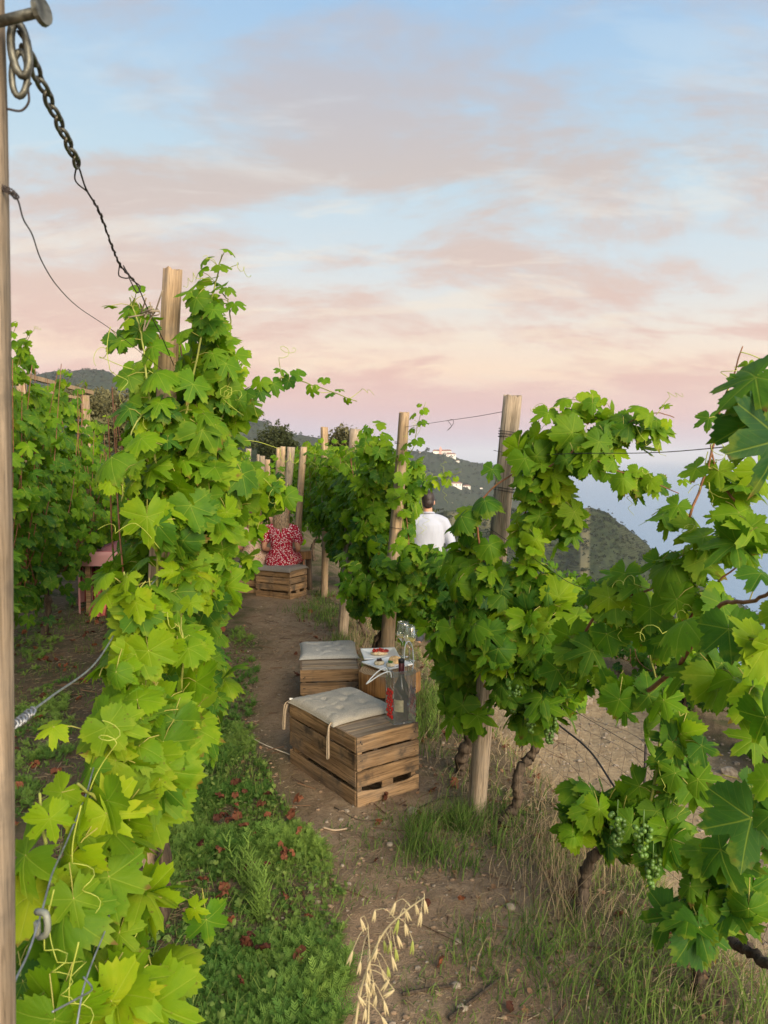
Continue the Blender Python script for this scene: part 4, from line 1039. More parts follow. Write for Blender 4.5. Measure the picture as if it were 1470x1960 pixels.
def wine_glass(c, label, h=.225, lvl=.135):
    ro = empty('wine_glass', c, label, 'wine glass', 'wine glasses on the log table')
    outp = [(.033, 0), (.034, .0012), (.012, .004), (.0045, .008), (.0035, .02), (.0032, .075), (.004, .092), (.010, .100), (.026, .118), (.0385, .140), (.041, .155), (.0385, .185), (.034, .212), (.0325, h), (.0318, h), (.0333, .212), (.0378, .185), (.0402, .155), (.0378, .141), (.025, .119), (.006, .1015), (0.0001, .101)]
    mb = MB(); mb.lathe(outp, (0, 0, 0), 28); mb.build('glass', M_GLASS, ro, True)
    mb = MB(); mb.lathe([(.0001, .1025), (.006, .1030), (.0245, .1195), (.0365, lvl), (.0370, lvl + .003), (.0001, lvl + .003)], (0, 0, 0), 28); mb.build('wine', M_WINE, ro, True)
g1 = G(771, 1257, TZ + .003); g2 = G(784, 1265, TZ + .003)
wine_glass((g1.x, g1.y, TZ + .003), 'half filled white wine glass at the back of the log table'); wine_glass((g2.x, g2.y, TZ + .003), 'white wine glass in front and slightly right of the other', .222, .137)

def wine_bag():
    c = loc1(.322, .088, H1 - .004); ro = empty('wine_bag', c, 'clear plastic wine cooler bag with red side panel, tube handles, on the nearest crate', 'bag'); ro.rotation_euler = (0, 0, math.radians(22))
    w, dpt, h = .058, .052, .262; n = 14
    def wall(p0, p1, name='side_panel'):
        V = []; m_ = 10
        for i in range(n + 1):
            for k in range(m_ + 1):
                f = k / m_; z = h * i / n; nx, ny = (p1[1] - p0[1]), -(p1[0] - p0[0]); b_ = .004 * math.sin(f * PI) * math.sin(z * 18) + .002 * math.sin(f * 9 + z * 40)
                l = math.hypot(nx, ny); V.append((p0[0] + (p1[0] - p0[0]) * f + nx / l * b_, p0[1] + (p1[1] - p0[1]) * f + ny / l * b_, z + .002))
        mb = MB(); mb.add(V, [(i * (m_ + 1) + k, i * (m_ + 1) + k + 1, (i + 1) * (m_ + 1) + k + 1, (i + 1) * (m_ + 1) + k) for i in range(n) for k in range(m_)]); return mb.build(name, M_PVC, ro, True)
    cs = [(-w, -dpt), (w, -dpt), (w, dpt), (-w, dpt)]
    for i in range(4): wall(cs[i], cs[(i + 1) % 4])
    mb = MB(); mb.box((-w + .001, -dpt + .001, 0), (w - .001, dpt - .001, .0015)); mb.build('bottom_panel', M_PVC, ro)
    mb = MB()
    for i in range(4):
        x, y = cs[i]; mb.tube([(x, y, 0), (x, y, h)], .0014, 5)
        x2_, y2_ = cs[(i + 1) % 4]; mb.tube([(x, y, h), (x2_, y2_, h)], .0014, 5); mb.tube([(x, y, .001), (x2_, y2_, .001)], .0014, 5)
    mb.build('welded_seam', M_PVC, ro, True)
    # red honeycomb gel panels
    m, t, b, out = new_mat('red_gel', .25, .5); b.inputs['Base Color'].default_value = (.55, .02, .015, 1)
    for sx in (-1, 1):
        mb = MB(); s = .0125
        for r_ in range(7):
            for c_ in range(3):
                yy = -.034 + c_ * s * 1.9 + (r_ % 2) * s * .95; zz = .035 + r_ * s * 1.66
                if yy > .042: continue
                V = []; x = sx * (w + .003)
                for (q, xx) in ((s * .97, x), (s * .72, x + sx * .005)):
                    for k in range(6):
                        a = PI / 6 + k * PI / 3; V.append((xx, yy + q * math.cos(a), zz + q * math.sin(a)))
                mb.add(V, [(k, (k + 1) % 6, 6 + (k + 1) % 6, 6 + k) for k in range(6)] + [tuple(range(6, 12))])
        mb.build('gel_panel', m, ro, True)
    # handles
    for (pts) in ([(-w - .002, -.026, h - .03), (-w - .012, -.024, h + .0), (-w - .06, -.018, h - .012), (-w - .115, .0, h - .050), (-w - .118, .006, h - .052), (-w - .06, .020, h - .008), (-w - .012, .026, h + .006), (-w - .002, .027, h - .03)],
                  [(w - .016, .050, h - .03), (w - .016, .055, h + .02), (w - .006, .062, h + .10), (w + .016, .064, h + .118), (w + .034, .062, h + .085), (w + .032, .045, h + .01), (w + .018, .030, h - .03)]):
        mb = MB(); mb.tube(spline(pts, 34), .0033, 8); mb.build('handle', M_TUBEP, ro, True)
    bt = empty('wine_bottle', c + Vector((.004, .002, .003)), 'dark capped wine bottle standing inside the clear bag', 'bottle')
    M_B = new_mat('bottle_glass', .08, .6); M_B[2].inputs['Base Color'].default_value = (.022, .018, .010, 1)
    mb = MB(); mb.lathe([(.030, 0), (.0365, .004), (.0372, .02), (.0372, .155), (.034, .178), (.022, .200), (.0145, .218), (.0138, .245)], (0, 0, 0), 28); mb.build('body', M_B[0], bt, True)
    mb = MB(); mb.lathe([(.0145, .236), (.0150, .238), (.0150, .290), (.0145, .291)], (0, 0, 0), 24); mb.build('capsule', plain('dark_red_capsule', (.08, .012, .018), .35, .5), bt, True)
    mb = MB(); mb.lathe([(.0152, .291), (.0158, .292), (.0158, .306), (.0145, .310), (.0001, .310)], (0, 0, 0), 24); mb.build('cap', plain('black_cap', (.015, .015, .017), .3, .5), bt, True)
    V = []; k_ = 12
    for i in range(k_ + 1):
        a = math.radians(200 + 85 * i / k_)
        for z in (.05, .11): V.append((.0378 * math.cos(a), .0378 * math.sin(a), z))
    mb = MB(); mb.add(V, [(2 * i, 2 * i + 2, 2 * i + 3, 2 * i + 1) for i in range(k_)]); mb.build('label', plain('cream_label', (.62, .55, .32), .5, .4, 50, .2), bt, True)
wine_bag()
# pale string on the path
q = [gp(452, 1398), gp(480, 1414), gp(510, 1430), gp(562, 1452)]; q = spline([v + Vector((0, 0, .006)) for v in q], 30); mb = MB(); mb.tube([v - q[0] for v in q], .0032, 6); o = mb.build('string', plain('pale_string', (.6, .5, .36), .8), None, True, q[0]); tag(o, 'pale string lying across the path to the nearest crate', 'string')

# ------------------------------------------------------------------ people
M_SKIN = plain('skin', (.52, .27, .17), .55, .4, 14, .12, transl=.05)
def remesh(mb, name, mat, vox=.012, smooth=3, deform=None):
    V = np.concatenate(mb.v)
    me0 = bpy.data.meshes.new('tmp'); me0.from_pydata(V.tolist(), [], [tuple(f) for f in mb.f[3] + mb.f[4] + mb.big]); me0.update()
    o = bpy.data.objects.new('tmp', me0); COL.objects.link(o)
    m = o.modifiers.new('r', 'REMESH'); m.mode = 'VOXEL'; m.voxel_size = vox
    s = o.modifiers.new('s', 'SMOOTH'); s.iterations = smooth; s.factor = .5
    dg = bpy.context.evaluated_depsgraph_get(); me = bpy.data.meshes.new_from_object(o.evaluated_get(dg)); me.name = name
    bpy.data.objects.remove(o); bpy.data.meshes.remove(me0)
    me.materials.clear(); me.materials.append(mat); me.polygons.foreach_set('use_smooth', np.full(len(me.polygons), True, bool))
    if deform:
        n = len(me.vertices); a = np.empty(n * 3, np.float32); me.vertices.foreach_get('co', a); a = deform(a.reshape(-1, 3)); me.vertices.foreach_set('co', a.astype(np.float32).ravel()); me.update()
    return me
def limb(mb, pts, rad, sides=12):
    q = spline(pts, len(pts) * 5); r = np.interp(np.linspace(0, len(rad) - 1, len(q)), range(len(rad)), rad); mb.tube(q, list(r), sides)
    mb.ball(q[0], r[0] * 1.0, 10, 8); mb.ball(q[-1], r[-1] * 1.0, 10, 8)
def floral(name, c1, c2, c3, sc=55):
    m, t, b, out = new_mat(name, .85, .1); tcn = t.node('ShaderNodeTexCoord'); v = tcn.outputs['Object']
    vo = t.node('ShaderNodeTexVoronoi', {'Scale': sc, 'Randomness': 1.0}); t.l.new(v, vo.inputs[0]); n = t.noise(v, sc * .9, 3, .6, 1.0)
    c = t.mix(t.maprange(t.math('ADD', vo.outputs['Distance'], t.math('MULTIPLY', n, .8)), .74, .80), (*c2, 1), (*c1, 1))
    n2 = t.noise(v, sc * 1.7, 2); c = t.mix(t.maprange(n2, .60, .64), c, (*c3, 1)); t.l.new(c, b.inputs['Base Color']); bump(t, b, t.noise(v, 9, 4), .4, .01); return m
def head_part(mb, c, s=1.0, yaw=0.0, pitch=0.0):
    R = Matrix.Rotation(yaw, 4, 'Z') @ Matrix.Rotation(pitch, 4, 'X')
    h = MB(); h.ball((0, 0, .02), (.073, .090, .105), 20, 16); h.ball((0, .035, -.055), (.052, .055, .060), 14, 10)
    h.ball((0, .098, -.008), (.013, .020, .026), 8, 6); h.ball((-.077, -.005, -.012), (.010, .019, .032), 8, 6); h.ball((.077, -.005, -.012), (.010, .019, .032), 8, 6)
    h.ball((0, .080, -.058), (.026, .014, .012), 8, 6)
    V = np.concatenate(h.v) * s; V = [tuple(Vector(c) + (R @ Vector(v))) for v in V]
    mb.add(V, [tuple(f) for f in h.f[3] + h.f[4] + h.big])
    return R
def hand(mb, p, dirn, pal, s=1.0):
    d_ = Vector(dirn).normalized(); pn = Vector(pal); sd = d_.cross(pn).normalized(); pn = sd.cross(d_)
    mb.ball(p + d_ * .045 * s, (.030 * s, .034 * s, .036 * s), 10, 8)
    for k, (o, l) in enumerate(((-.027, .062), (-.009, .075), (.009, .070), (.026, .055))):
        a = p + d_ * .065 * s + sd * o * s; limb(mb, [a, a + d_ * l * .55 * s + pn * .006, a + d_ * l * .95 * s + pn * .022 * s], [.0105 * s, .0095 * s, .008 * s], 8)
    a = p + d_ * .02 * s - sd * .030 * s; limb(mb, [a, a + d_ * .028 * s - sd * .022 * s, a + d_ * .055 * s - sd * .024 * s + pn * .01], [.012 * s, .011 * s, .009 * s], 8)
def eyes(root, c, R, s=1.0):
    mb = MB()
    for sx in (-1, 1): mb.ball(tuple(Vector(c) + (R @ Vector((sx * .030 * s, .083 * s, .012 * s)))), .010 * s, 8, 6)
    mb.build('eyes', plain('eye', (.25, .2, .18), .2, .5), root, True)
def hair_short(c, R, s=1.0):
    mb = MB(); mb.ball((0, -.012, .040), (.079, .094, .098), 20, 14); mb.ball((0, -.045, -.005), (.068, .062, .075), 14, 10)
    V = np.concatenate(mb.v) * s; m2 = MB(); m2.add([tuple(Vector(c) + (R @ Vector(v))) for v in V], mb.f[3] + mb.f[4] + mb.big); return m2
def hair_long(c, R, s=1.0, L=.36):
    mb = MB(); mb.ball((0, -.010, .040), (.082, .096, .100), 20, 14); r = np.random.default_rng(3)
    for i in range(34):
        a = r.uniform(-1.25, 1.25); x = .078 * math.sin(a); y = -.085 * math.cos(a) - .006
        pts = [(x * .8, y * .8, .07), (x * 1.05, y * 1.12, -.02), (x * 1.25 + r.normal(0, .012), y * 1.2 - .015, -.14), (x * 1.15 + r.normal(0, .02), y * 1.15 - .03 + r.normal(0, .01), -L * .72), (x * .95 + r.normal(0, .03), y - .03, -L * r.uniform(.85, 1.08))]
        mb.tube(spline(pts, 14), list(np.interp(np.linspace(0, 1, 14), [0, .5, 1], [.022, .020, .005])), 7)
    V = np.concatenate(mb.v) * s; m2 = MB(); m2.add([tuple(Vector(c) + (R @ Vector(v))) for v in V], mb.f[3] + mb.f[4] + mb.big); return m2
def hair_mat(name, c1, c2):
    m, t, b, out = new_mat(name, .5, .4); tcn = t.node('ShaderNodeTexCoord'); n = t.noise(t.scale(tcn.outputs['Object'], (120, 120, 9)), 1, 4, .6, .4)
    t.l.new(t.mix(t.maprange(n, .35, .65), (*c1, 1), (*c2, 1)), b.inputs['Base Color']); bump(t, b, n, .7, .006); return m
def cloth_white():
    m, t, b, out = new_mat('white_shirt', .85, .15); tcn = t.node('ShaderNodeTexCoord'); v = tcn.outputs['Object']
    n = t.noise(t.scale(v, (14, 14, 3)), 1, 4, .55, 1.2); b.inputs['Base Color'].default_value = (.36, .38, .45, 1); bump(t, b, n, .5, .012); return m
M_SHIRT = cloth_white(); M_TROU = plain('dark_trousers', (.05, .055, .07), .85, .1, 20, .2)
def wrinkle(amp, fx=16, fz=7):
    def f(a):
        n = fbm(a[:, 0] * fx + a[:, 1] * 9, a[:, 2] * fz, 3); c = a.mean(0); d_ = a[:, :2] - c[:2]; l = np.linalg.norm(d_, axis=1, keepdims=True) + 1e-6
        a = a.copy(); a[:, :2] += d_ / l * (n * amp)[:, None]; return a
    return f
def standing(loc, yaw, hgt, label, hairm, shirt=M_SHIRT, face_yaw=0.0, longh=False, shoulder=1.0):
    s = hgt / 1.78; root = empty('person', loc, label, 'person'); root.rotation_euler = (0, 0, yaw); root.scale = (s, s, s)
    b = MB()
    for sx in (-1, 1):
        limb(b, [(sx * .09, 0, .90), (sx * .105, .01, .50), (sx * .11, -.01, .09)], [.085, .056, .038]); limb(b, [(sx * .11, -.03, .045), (sx * .12, .13, .03)], [.040, .030])
        sh = (sx * .185 * shoulder, -.01, 1.43); el_ = (sx * .265 * shoulder, -.03, 1.14); wr = (sx * .275 * shoulder, .05, .90)
        limb(b, [sh, el_, wr], [.050, .038, .026]); hand(b, Vector(wr), (sx * .02, .12, -1), (-sx, 0, 0))
    limb(b, [(0, 0, .92), (0, 0, 1.12), (0, -.005, 1.30), (0, 0, 1.42)], [.11, .10, .10, .07], 16); limb(b, [(-.15, -.005, 1.41), (.15, -.005, 1.41)], [.040, .040]); limb(b, [(0, 0, 1.44), (0, .012, 1.58)], [.056, .052])
    hc = (0, .022, 1.655); R = head_part(b, hc, 1.0, face_yaw); link('body', remesh(b, 'body', M_SKIN, .011, 3), root); eyes(root, hc, R)
    c = MB()
    for sx in (-1, 1):
        sh = (sx * .180 * shoulder, -.01, 1.415); el_ = (sx * .270 * shoulder, -.035, 1.13); wr = (sx * .285 * shoulder, .04, .93); limb(c, [sh, (sx * .232 * shoulder, -.02, 1.29), el_, wr], [.070, .066, .058, .045]); limb(c, [(sx * .04, -.01, 1.465), (sx * .12, -.01, 1.445), sh], [.065, .068, .070])
    V0 = []; n = 28
    lv = [(.86, .19, .135), (.98, .185, .130), (1.10, .178, .125), (1.22, .188, .130), (1.33, .205, .136), (1.40, .200, .130), (1.45, .150, .105), (1.49, .085, .075), (1.525, .066, .066)]
    for (z, rx, ry) in lv:
        for k in range(n):
            a = 2 * PI * k / n; V0.append((rx * math.cos(a), ry * math.sin(a) * (1.0), z))
    c.add(V0, [(i * n + k, i * n + (k + 1) % n, (i + 1) * n + (k + 1) % n, (i + 1) * n + k) for i in range(len(lv) - 1) for k in range(n)] + [tuple(reversed(range(n))), tuple(range(8 * n, 9 * n))])
    link('shirt', remesh(c, 'shirt', shirt, .012, 5, wrinkle(.012, 9, 3)), root)
    cl = MB(); q = [(.069 * math.cos(a), .069 * math.sin(a) + .002, 1.527 + .010 * math.cos(a + PI / 2)) for a in np.linspace(0, 2 * PI, 25)]; cl.tube(q, .011, 6); cl.build('collar', shirt, root, True)
    t_ = MB()
    for sx in (-1, 1): limb(t_, [(sx * .09, 0, .92), (sx * .105, .01, .50), (sx * .11, -.01, .08)], [.115, .080, .068])
    t_.ball((0, 0, .92), (.18, .13, .12), 18, 12); link('trousers', remesh(t_, 'trousers', M_TROU, .014, 2), root)
    h = hair_long(hc, R) if longh else hair_short(hc, R); link('hair', remesh(h, 'hair', hairm, .009, 1), root)
    return root
def seated(loc, yaw, s, label, dress, hairm, lean=.18, arm_up=False, side_leg=0.0):
    """seat surface at local z = 0"""
    root = empty('person', loc, label, 'person'); root.rotation_euler = (0, 0, yaw); root.scale = (s, s, s); b = MB()
    T = lambda z: lean * z      # forward lean
    for sx in (-1, 1):
        kn = (sx * .11 + side_leg * .1, .44, .06); an = (sx * .10 + side_leg * .22, .44 + .04 * sx, -.31)
        limb(b, [(sx * .10, .0, .09), (sx * .12, .22, .09), kn], [.095, .080, .058]); limb(b, [kn, an], [.055, .036]); limb(b, [(an[0], an[1] - .03, -.345), (an[0] + side_leg * .05, an[1] + .12, -.36)], [.034, .026])
        sh = (sx * .165, T(.5), .50); 
        if arm_up and sx == 1: el_, wr = (sx * .27, .04, .30), (sx * .225, .14, .54)
        else: el_, wr = (sx * .235, .04, .24), (sx * .13, .26, .20)
        limb(b, [sh, el_, wr], [.045, .037, .025]); dv = Vector(wr) - Vector(el_); hand(b, Vector(wr), dv, (0, 0, -1), .9)
    limb(b, [(0, .03, .11), (0, T(.25), .25), (0, T(.45), .40), (0, T(.53), .50)], [.10, .085, .085, .06], 16); limb(b, [(-.14, T(.5), .49), (.14, T(.5), .49)], [.036, .036]); limb(b, [(0, T(.52), .52), (0, T(.62) + .01, .64)], [.05, .047])
    hc = (0, T(.68) + .03, .72); R = head_part(b, hc, .97, 0, -.12); link('body', remesh(b, 'body', M_SKIN, .010, 3), root); eyes(root, hc, R)
    c = MB(); n = 28; V0 = []
    lv = [(.0, .21, .19, .02), (.08, .215, .18, .02), (.16, .185, .15, .01), (.25, .150, .125, 0), (.34, .160, .125, 0), (.43, .178, .125, 0), (.50, .168, .105, 0), (.535, .10, .08, 0)]
    for (z, rx, ry, fw) in lv:
        for k in range(n):
            a = 2 * PI * k / n; V0.append((rx * math.cos(a), ry * math.sin(a) + T(z) + fw, z))
    c.add(V0, [(i * n + k, i * n + (k + 1) % n, (i + 1) * n + (k + 1) % n, (i + 1) * n + k) for i in range(len(lv) - 1) for k in range(n)] + [tuple(reversed(range(n))), tuple(range(7 * n, 8 * n))])
    for sx in (-1, 1):
        limb(c, [(sx * .10, .05, .08), (sx * .12, .22, .085), (sx * .11 + side_leg * .08, .36, .075)], [.125, .110, .085])
        if not (arm_up and sx == 1): limb(c, [(sx * .05, T(.52), .515), (sx * .13, T(.5), .505)], [.055, .058]); limb(c, [(sx * .165, T(.5), .49), (sx * .215, T(.4), .40), (sx * .235, T(.34), .345)], [.062, .070, .074])
    link('dress', remesh(c, 'dress', dress, .011, 2, wrinkle(.016, 22, 9)), root)
    link('hair', remesh(hair_long(hc, R, .97, .46), 'hair', hairm, .008, 1), root)
    return root
M_RED = floral('red_floral_cloth', (.36, .010, .030), (.70, .58, .58), (.13, .02, .045), 52); M_TANF = floral('tan_floral_cloth', (.55, .38, .28), (.30, .16, .11), (.70, .60, .50), 50)
mp = P(819, 1000, 8.9); MANZ = hz(mp.x, mp.y)
mtop = P(818, 937, 8.9).z
standing((mp.x, mp.y, MANZ), math.radians(3), (mtop - MANZ) / 1.795 * 1.78, 'man with short dark hair in a white shirt, back turned, beyond the tan post', hair_mat('dark_hair', (.012, .008, .007), (.04, .025, .02)), M_SHIRT, 0.0)
mp2 = P(716, 1000, 9.2); z2_ = hz(mp2.x, mp2.y); mt2 = P(716, 938, 9.2).z
standing((mp2.x, mp2.y, z2_), math.radians(-120), (mt2 - z2_), 'person in white clothing mostly hidden behind the vine leaves left of the tan post', hair_mat('brown_hair', (.03, .018, .012), (.08, .05, .03)), M_SHIRT, 0.0, False)
sc_ = .90; seatp = m3_ @ Vector((.18, .25, .322 + .036))
seated((P(536, 1000, 9.05).x, 9.05, seatp.z - .008), math.radians(-8), .90, 'woman in a red and white floral dress with long fair hair, seated, back turned', M_RED, hair_mat('blond_hair', (.07, .04, .022), (.40, .27, .15)), .20, False, .55)
seatq = m4_ @ Vector((.18, .22, .322 + .030))
seated((P(489, 1000, 9.3).x, 9.25, seatq.z - .006), math.radians(5), .90, 'woman in a tan floral dress with bare arms, seated behind the leaves at left', M_TANF, hair_mat('chestnut_hair', (.08, .04, .02), (.2, .11, .06)), .12, True)

# ------------------------------------------------------------------ table with red cloth, pergola, lamp
def red_table():
    c = P(228, 1060, 8.3); c.z = hz(c.x, c.y); ro = empty('trestle_table', c, 'low wooden table under the red striped cloth, left of the leafy post', 'table')
    tz = P(190, 1056, 7.9).z - c.z; mb = MB(); mb.box((-.25, -.42, tz - .04), (.45, .75, tz - .004), None, .004); mb.build('tabletop', M_SLAT, ro)
    for x, y in ((-.2, -.37), (.4, -.37), (-.2, .7), (.4, .7)): mb = MB(); mb.box((x - .025, y - .025, -.03), (x + .025, y + .025, tz - .04), None, .003); mb.build('leg', M_SLAT, ro)
    m, t, b, out = new_mat('red_striped_cloth', .85, .1); tcn = t.node('ShaderNodeTexCoord'); w = t.node('ShaderNodeTexWave', {'Scale': 3.2}); w.bands_direction = 'Y'; t.l.new(tcn.outputs['Object'], w.inputs[0])
    col = t.mix(t.maprange(w.outputs['Fac'], .4, .6), (.25, .03, .04, 1), (.42, .22, .22, 1)); t.l.new(col, b.inputs['Base Color'])
    V = []; nx, ny = 22, 30; x0, x1, y0, y1 = -.27, .47, -.44, .77; dropz = tz - .10
    for i in range(nx + 1):
        for j in range(ny + 1):
            u = (i / nx) * (x1 - x0 + 2 * dropz) + x0 - dropz; v = (j / ny) * (y1 - y0 + .3) + y0 - .15
            ex = max(0, x0 - u, u - x1); x = min(max(u, x0), x1) - (.05 * ex * (1 if u < x0 else -1)) * (1 + math.sin(v * 14)) ; ey = max(0, y0 - v, v - y1); y = min(max(v, y0), y1)
            V.append((x - (.02 * math.sin(v * 17) if ex > 0 else 0), y, tz + .002 - ex - ey))
    mb = MB(); mb.add(V, [(i * (ny + 1) + j, (i + 1) * (ny + 1) + j, (i + 1) * (ny + 1) + j + 1, i * (ny + 1) + j + 1) for i in range(nx) for j in range(ny)]); o = mb.build('tablecloth', m, None, True, c + Vector((0, 0, .001))); tag(o, 'red and pink striped cloth hanging over the low table at left', 'tablecloth')
    q = P(186, 1150, 7.75); q.z = hz(q.x, q.y); mb = MB(); r = np.random.default_rng(5); V = []
    for i in range(9):
        for j in range(9): V.append((.20 * (i / 8 - .5) * (1 - .5 * j / 8) + .03 * j / 8, .05 * math.sin(i * 1.3) + .02 * j, .33 * j / 8 + .02 * math.sin(i * 2)))
    mb.add(V, [(i * 9 + j, (i + 1) * 9 + j, (i + 1) * 9 + j + 1, i * 9 + j + 1) for i in range(8) for j in range(8)]); o = mb.build('picnic_blanket', plain('red_white_cloth', (.42, .12, .10), .9, .1, 7, .7), None, True, q); tag(o, 'crumpled red and white blanket hanging to the ground below the low table', 'blanket')
red_table()
def pergola():
    a, b_ = P(60, 722, 8.6), P(176, 752, 10.2); c = Vector(((a.x + b_.x) / 2, (a.y + b_.y) / 2, hz((a.x + b_.x) / 2, (a.y + b_.y) / 2))); ro = empty('pergola', c, 'wooden pergola beam just above the tall left hedge of vines', 'pergola')
    mb = MB(); mb.tube([a - c + (a - b_) * .5, b_ - c], .035, 4); mb.build('beam', M_POSTW, ro)
    a2, b2 = a + Vector((-.6, 1.3, 0)), b_ + Vector((-.6, 1.3, 0)); mb = MB(); mb.tube([a2 - c, b2 - c], .03, 4); mb.build('beam', M_POSTW, ro)
    for p in (P(163, 757, 10.0), P(40, 722, 8.3)): g = Vector((p.x, p.y, hz(p.x, p.y) - .05)); mb = MB(); mb.tube([g - c, Vector((p.x, p.y, p.z)) - c], .055, 10); mb.build('upright', M_POSTW, ro, True)
pergola()
def lantern():
    c = P(247, 834, 13.0); ro = empty('lantern', Vector((c.x, c.y, hz(c.x, c.y))), 'small lit lantern glowing at the end of the left vine hedge', 'lantern'); z = c.z - ro.location.z
    mb = MB(); mb.tube([(0, 0, 0), (0, 0, z - .10)], .02, 8); mb.build('pole', M_WIRED, ro)
    m = bpy.data.materials.new('lamp_glow'); m.use_nodes = True; t = NT(m.node_tree); t.n.clear(); e = t.node('ShaderNodeEmission', {0: (1, .55, .22, 1), 1: 2.2}); t.l.new(e.outputs[0], t.node('ShaderNodeOutputMaterial').inputs[0])
    mb = MB(); mb.lathe([(.05, -.09), (.06, -.05), (.06, .05), (.045, .07)], (0, 0, z), 14); mb.build('glass', m, ro, True)
    mb = MB(); mb.lathe([(.10, .07), (.06, .13), (.01, .15)], (0, 0, z), 12); mb.build('cap', M_WIRED, ro, True)
lantern()

# ------------------------------------------------------------------ vines
def V_(px, py, Y): return P(px, py, Y)
def blobs(v, L, yel, **kw):
    for (px, py, rx, ry, Y, n) in L:
        c = P(px, py, Y); v.cloud(c, (rx / F * Y, max(.10, min(rx, ry) / F * Y * 1.1), ry / F * Y), n, yel, **kw)
# 1. big left vine wound round the tall post
b0 = zero(P(300, 1640, 2.55)); v = Vine(b0, 'big bright vine climbing the tall post at left, with an arching shoot')
v.trunk([b0 - Vector((0, 0, .05)), b0 + Vector((.02, .02, .25)), b0 + Vector((-.03, 0, .5)), b0 + Vector((.02, .03, .85))], .028, .018)
v.shoot([P(300, 1250, 2.55), P(325, 1000, 2.5), P(350, 820, 2.5), P(385, 650, 2.5), P(412, 545, 2.5), P(425, 487, 2.5)], .50, (.085, .115), .065, .055, .0045, tendrils=3)
v.shoot([P(300, 1200, 2.5), P(300, 950, 2.4), P(285, 760, 2.45), P(270, 640, 2.5), P(248, 570, 2.55)], .42, (.085, .12), .065, .055, .0045, tendrils=2)
v.shoot([P(310, 1150, 2.55), P(380, 900, 2.6), P(430, 780, 2.7), P(440, 600, 2.7), P(425, 560, 2.7)], .48, (.08, .11), .07, .05, .004)
v.shoot([P(345, 830, 2.6), P(430, 770, 2.65), P(492, 752, 2.7), P(545, 722, 2.75), P(610, 742, 2.75), P(682, 769, 2.75)], .38, (.055, .075), .038, .022, .003, face=(-.05, -.8, .15), tendrils=4)
v.shoot([P(350, 1000, 2.6), P(430, 905, 2.9), P(480, 905, 3.2), P(520, 935, 3.3), P(556, 965, 3.35)], .55, (.08, .10), .055, .04, .003, face=(-.05, -.8, .3), tendrils=1)
v.shoot([P(300, 900, 2.5), P(260, 860, 2.3), P(240, 900, 2.2), P(232, 960, 2.2)], .62, (.09, .12), .07, .05, .0035)
v.shoot([P(320, 780, 2.5), P(265, 800, 2.4), P(240, 870, 2.35)], .3, (.10, .13), .08, .05, .0035)
v.cloud(P(262, 620, 2.6), (.07, .1, .09), 16, .40, (.06, .085)); v.cloud(P(395, 600, 2.55), (.06, .1, .13), 22, .45, (.07, .09))
blobs(v, [(395, 700, 60, 85, 2.65, 34), (430, 770, 55, 60, 2.8, 24), (340, 820, 85, 70, 2.5, 34), (330, 905, 95, 70, 2.45, 36), (320, 990, 70, 65, 2.4, 28), (400, 930, 70, 90, 2.7, 42), (390, 1060, 70, 110, 2.7, 48), (350, 1130, 65, 60, 2.5, 26), (435, 890, 35, 100, 3.1, 34), (400, 1120, 40, 80, 3.0, 24)], .50, size=(.088, .125))
blobs(v, [(310, 800, 55, 80, 2.75, 24), (320, 960, 45, 90, 2.8, 30), (360, 1090, 60, 90, 2.9, 38)], .22, size=(.09, .12))
blobs(v, [(548, 955, 14, 25, 3.3, 5), (500, 955, 16, 35, 3.2, 7), (520, 930, 16, 12, 3.2, 3), (533, 968, 10, 12, 3.3, 3), (482, 1010, 20, 40, 3.2, 9), (478, 1070, 16, 30, 3.2, 5)], .55, size=(.075, .095), out=.1)
for p in ((460, 790, 2.7), (470, 850, 2.8), (250, 700, 2.3), (310, 1050, 2.3), (500, 800, 2.75)): v.tendril(P(*p), .2)
v.tendril(P(212, 625, 2.1), .16, (.1, -.1, -1)); v.finish()
# 2. bright low vine between the near post and the tall post
b0 = zero(P(236, 1820, 2.0)); v = Vine(b0, 'low yellow green vine hanging over the wires at bottom left')
v.trunk([b0 - Vector((0, 0, .05)), b0 + Vector((.01, 0, .2)), b0 + Vector((.06, -.03, .42)), b0 + Vector((.03, 0, .6))], .026, .017)
v.shoot([P(290, 1450, 2.1), P(270, 1300, 1.9), P(250, 1170, 1.75), P(235, 1095, 1.7)], .68, (.10, .125), .06, .05, .004, tendrils=2)
v.shoot([P(300, 1560, 2.0), P(340, 1400, 1.9), P(350, 1250, 1.85), P(345, 1170, 1.85)], .64, (.10, .13), .06, .05, .004, tendrils=1)
v.shoot([P(280, 1600, 1.8), P(250, 1450, 1.6), P(200, 1400, 1.5), P(170, 1400, 1.45)], .66, (.10, .13), .06, .05, .004)
blobs(v, [(262, 1150, 50, 42, 1.75, 10), (250, 1260, 55, 50, 1.75, 13), (330, 1220, 35, 45, 1.9, 8), (255, 1360, 70, 55, 1.65, 14), (335, 1370, 38, 60, 1.8, 12), (215, 1450, 55, 50, 1.5, 9), (300, 1470, 50, 60, 1.65, 12)], .64, size=(.09, .12), out=.5)
blobs(v, [(290, 1300, 60, 80, 2.1, 18), (280, 1450, 70, 60, 2.0, 14)], .25, size=(.09, .12)); v.tendril(P(232, 1350, 1.5), .13, (0, -.1, -1)); v.finish()
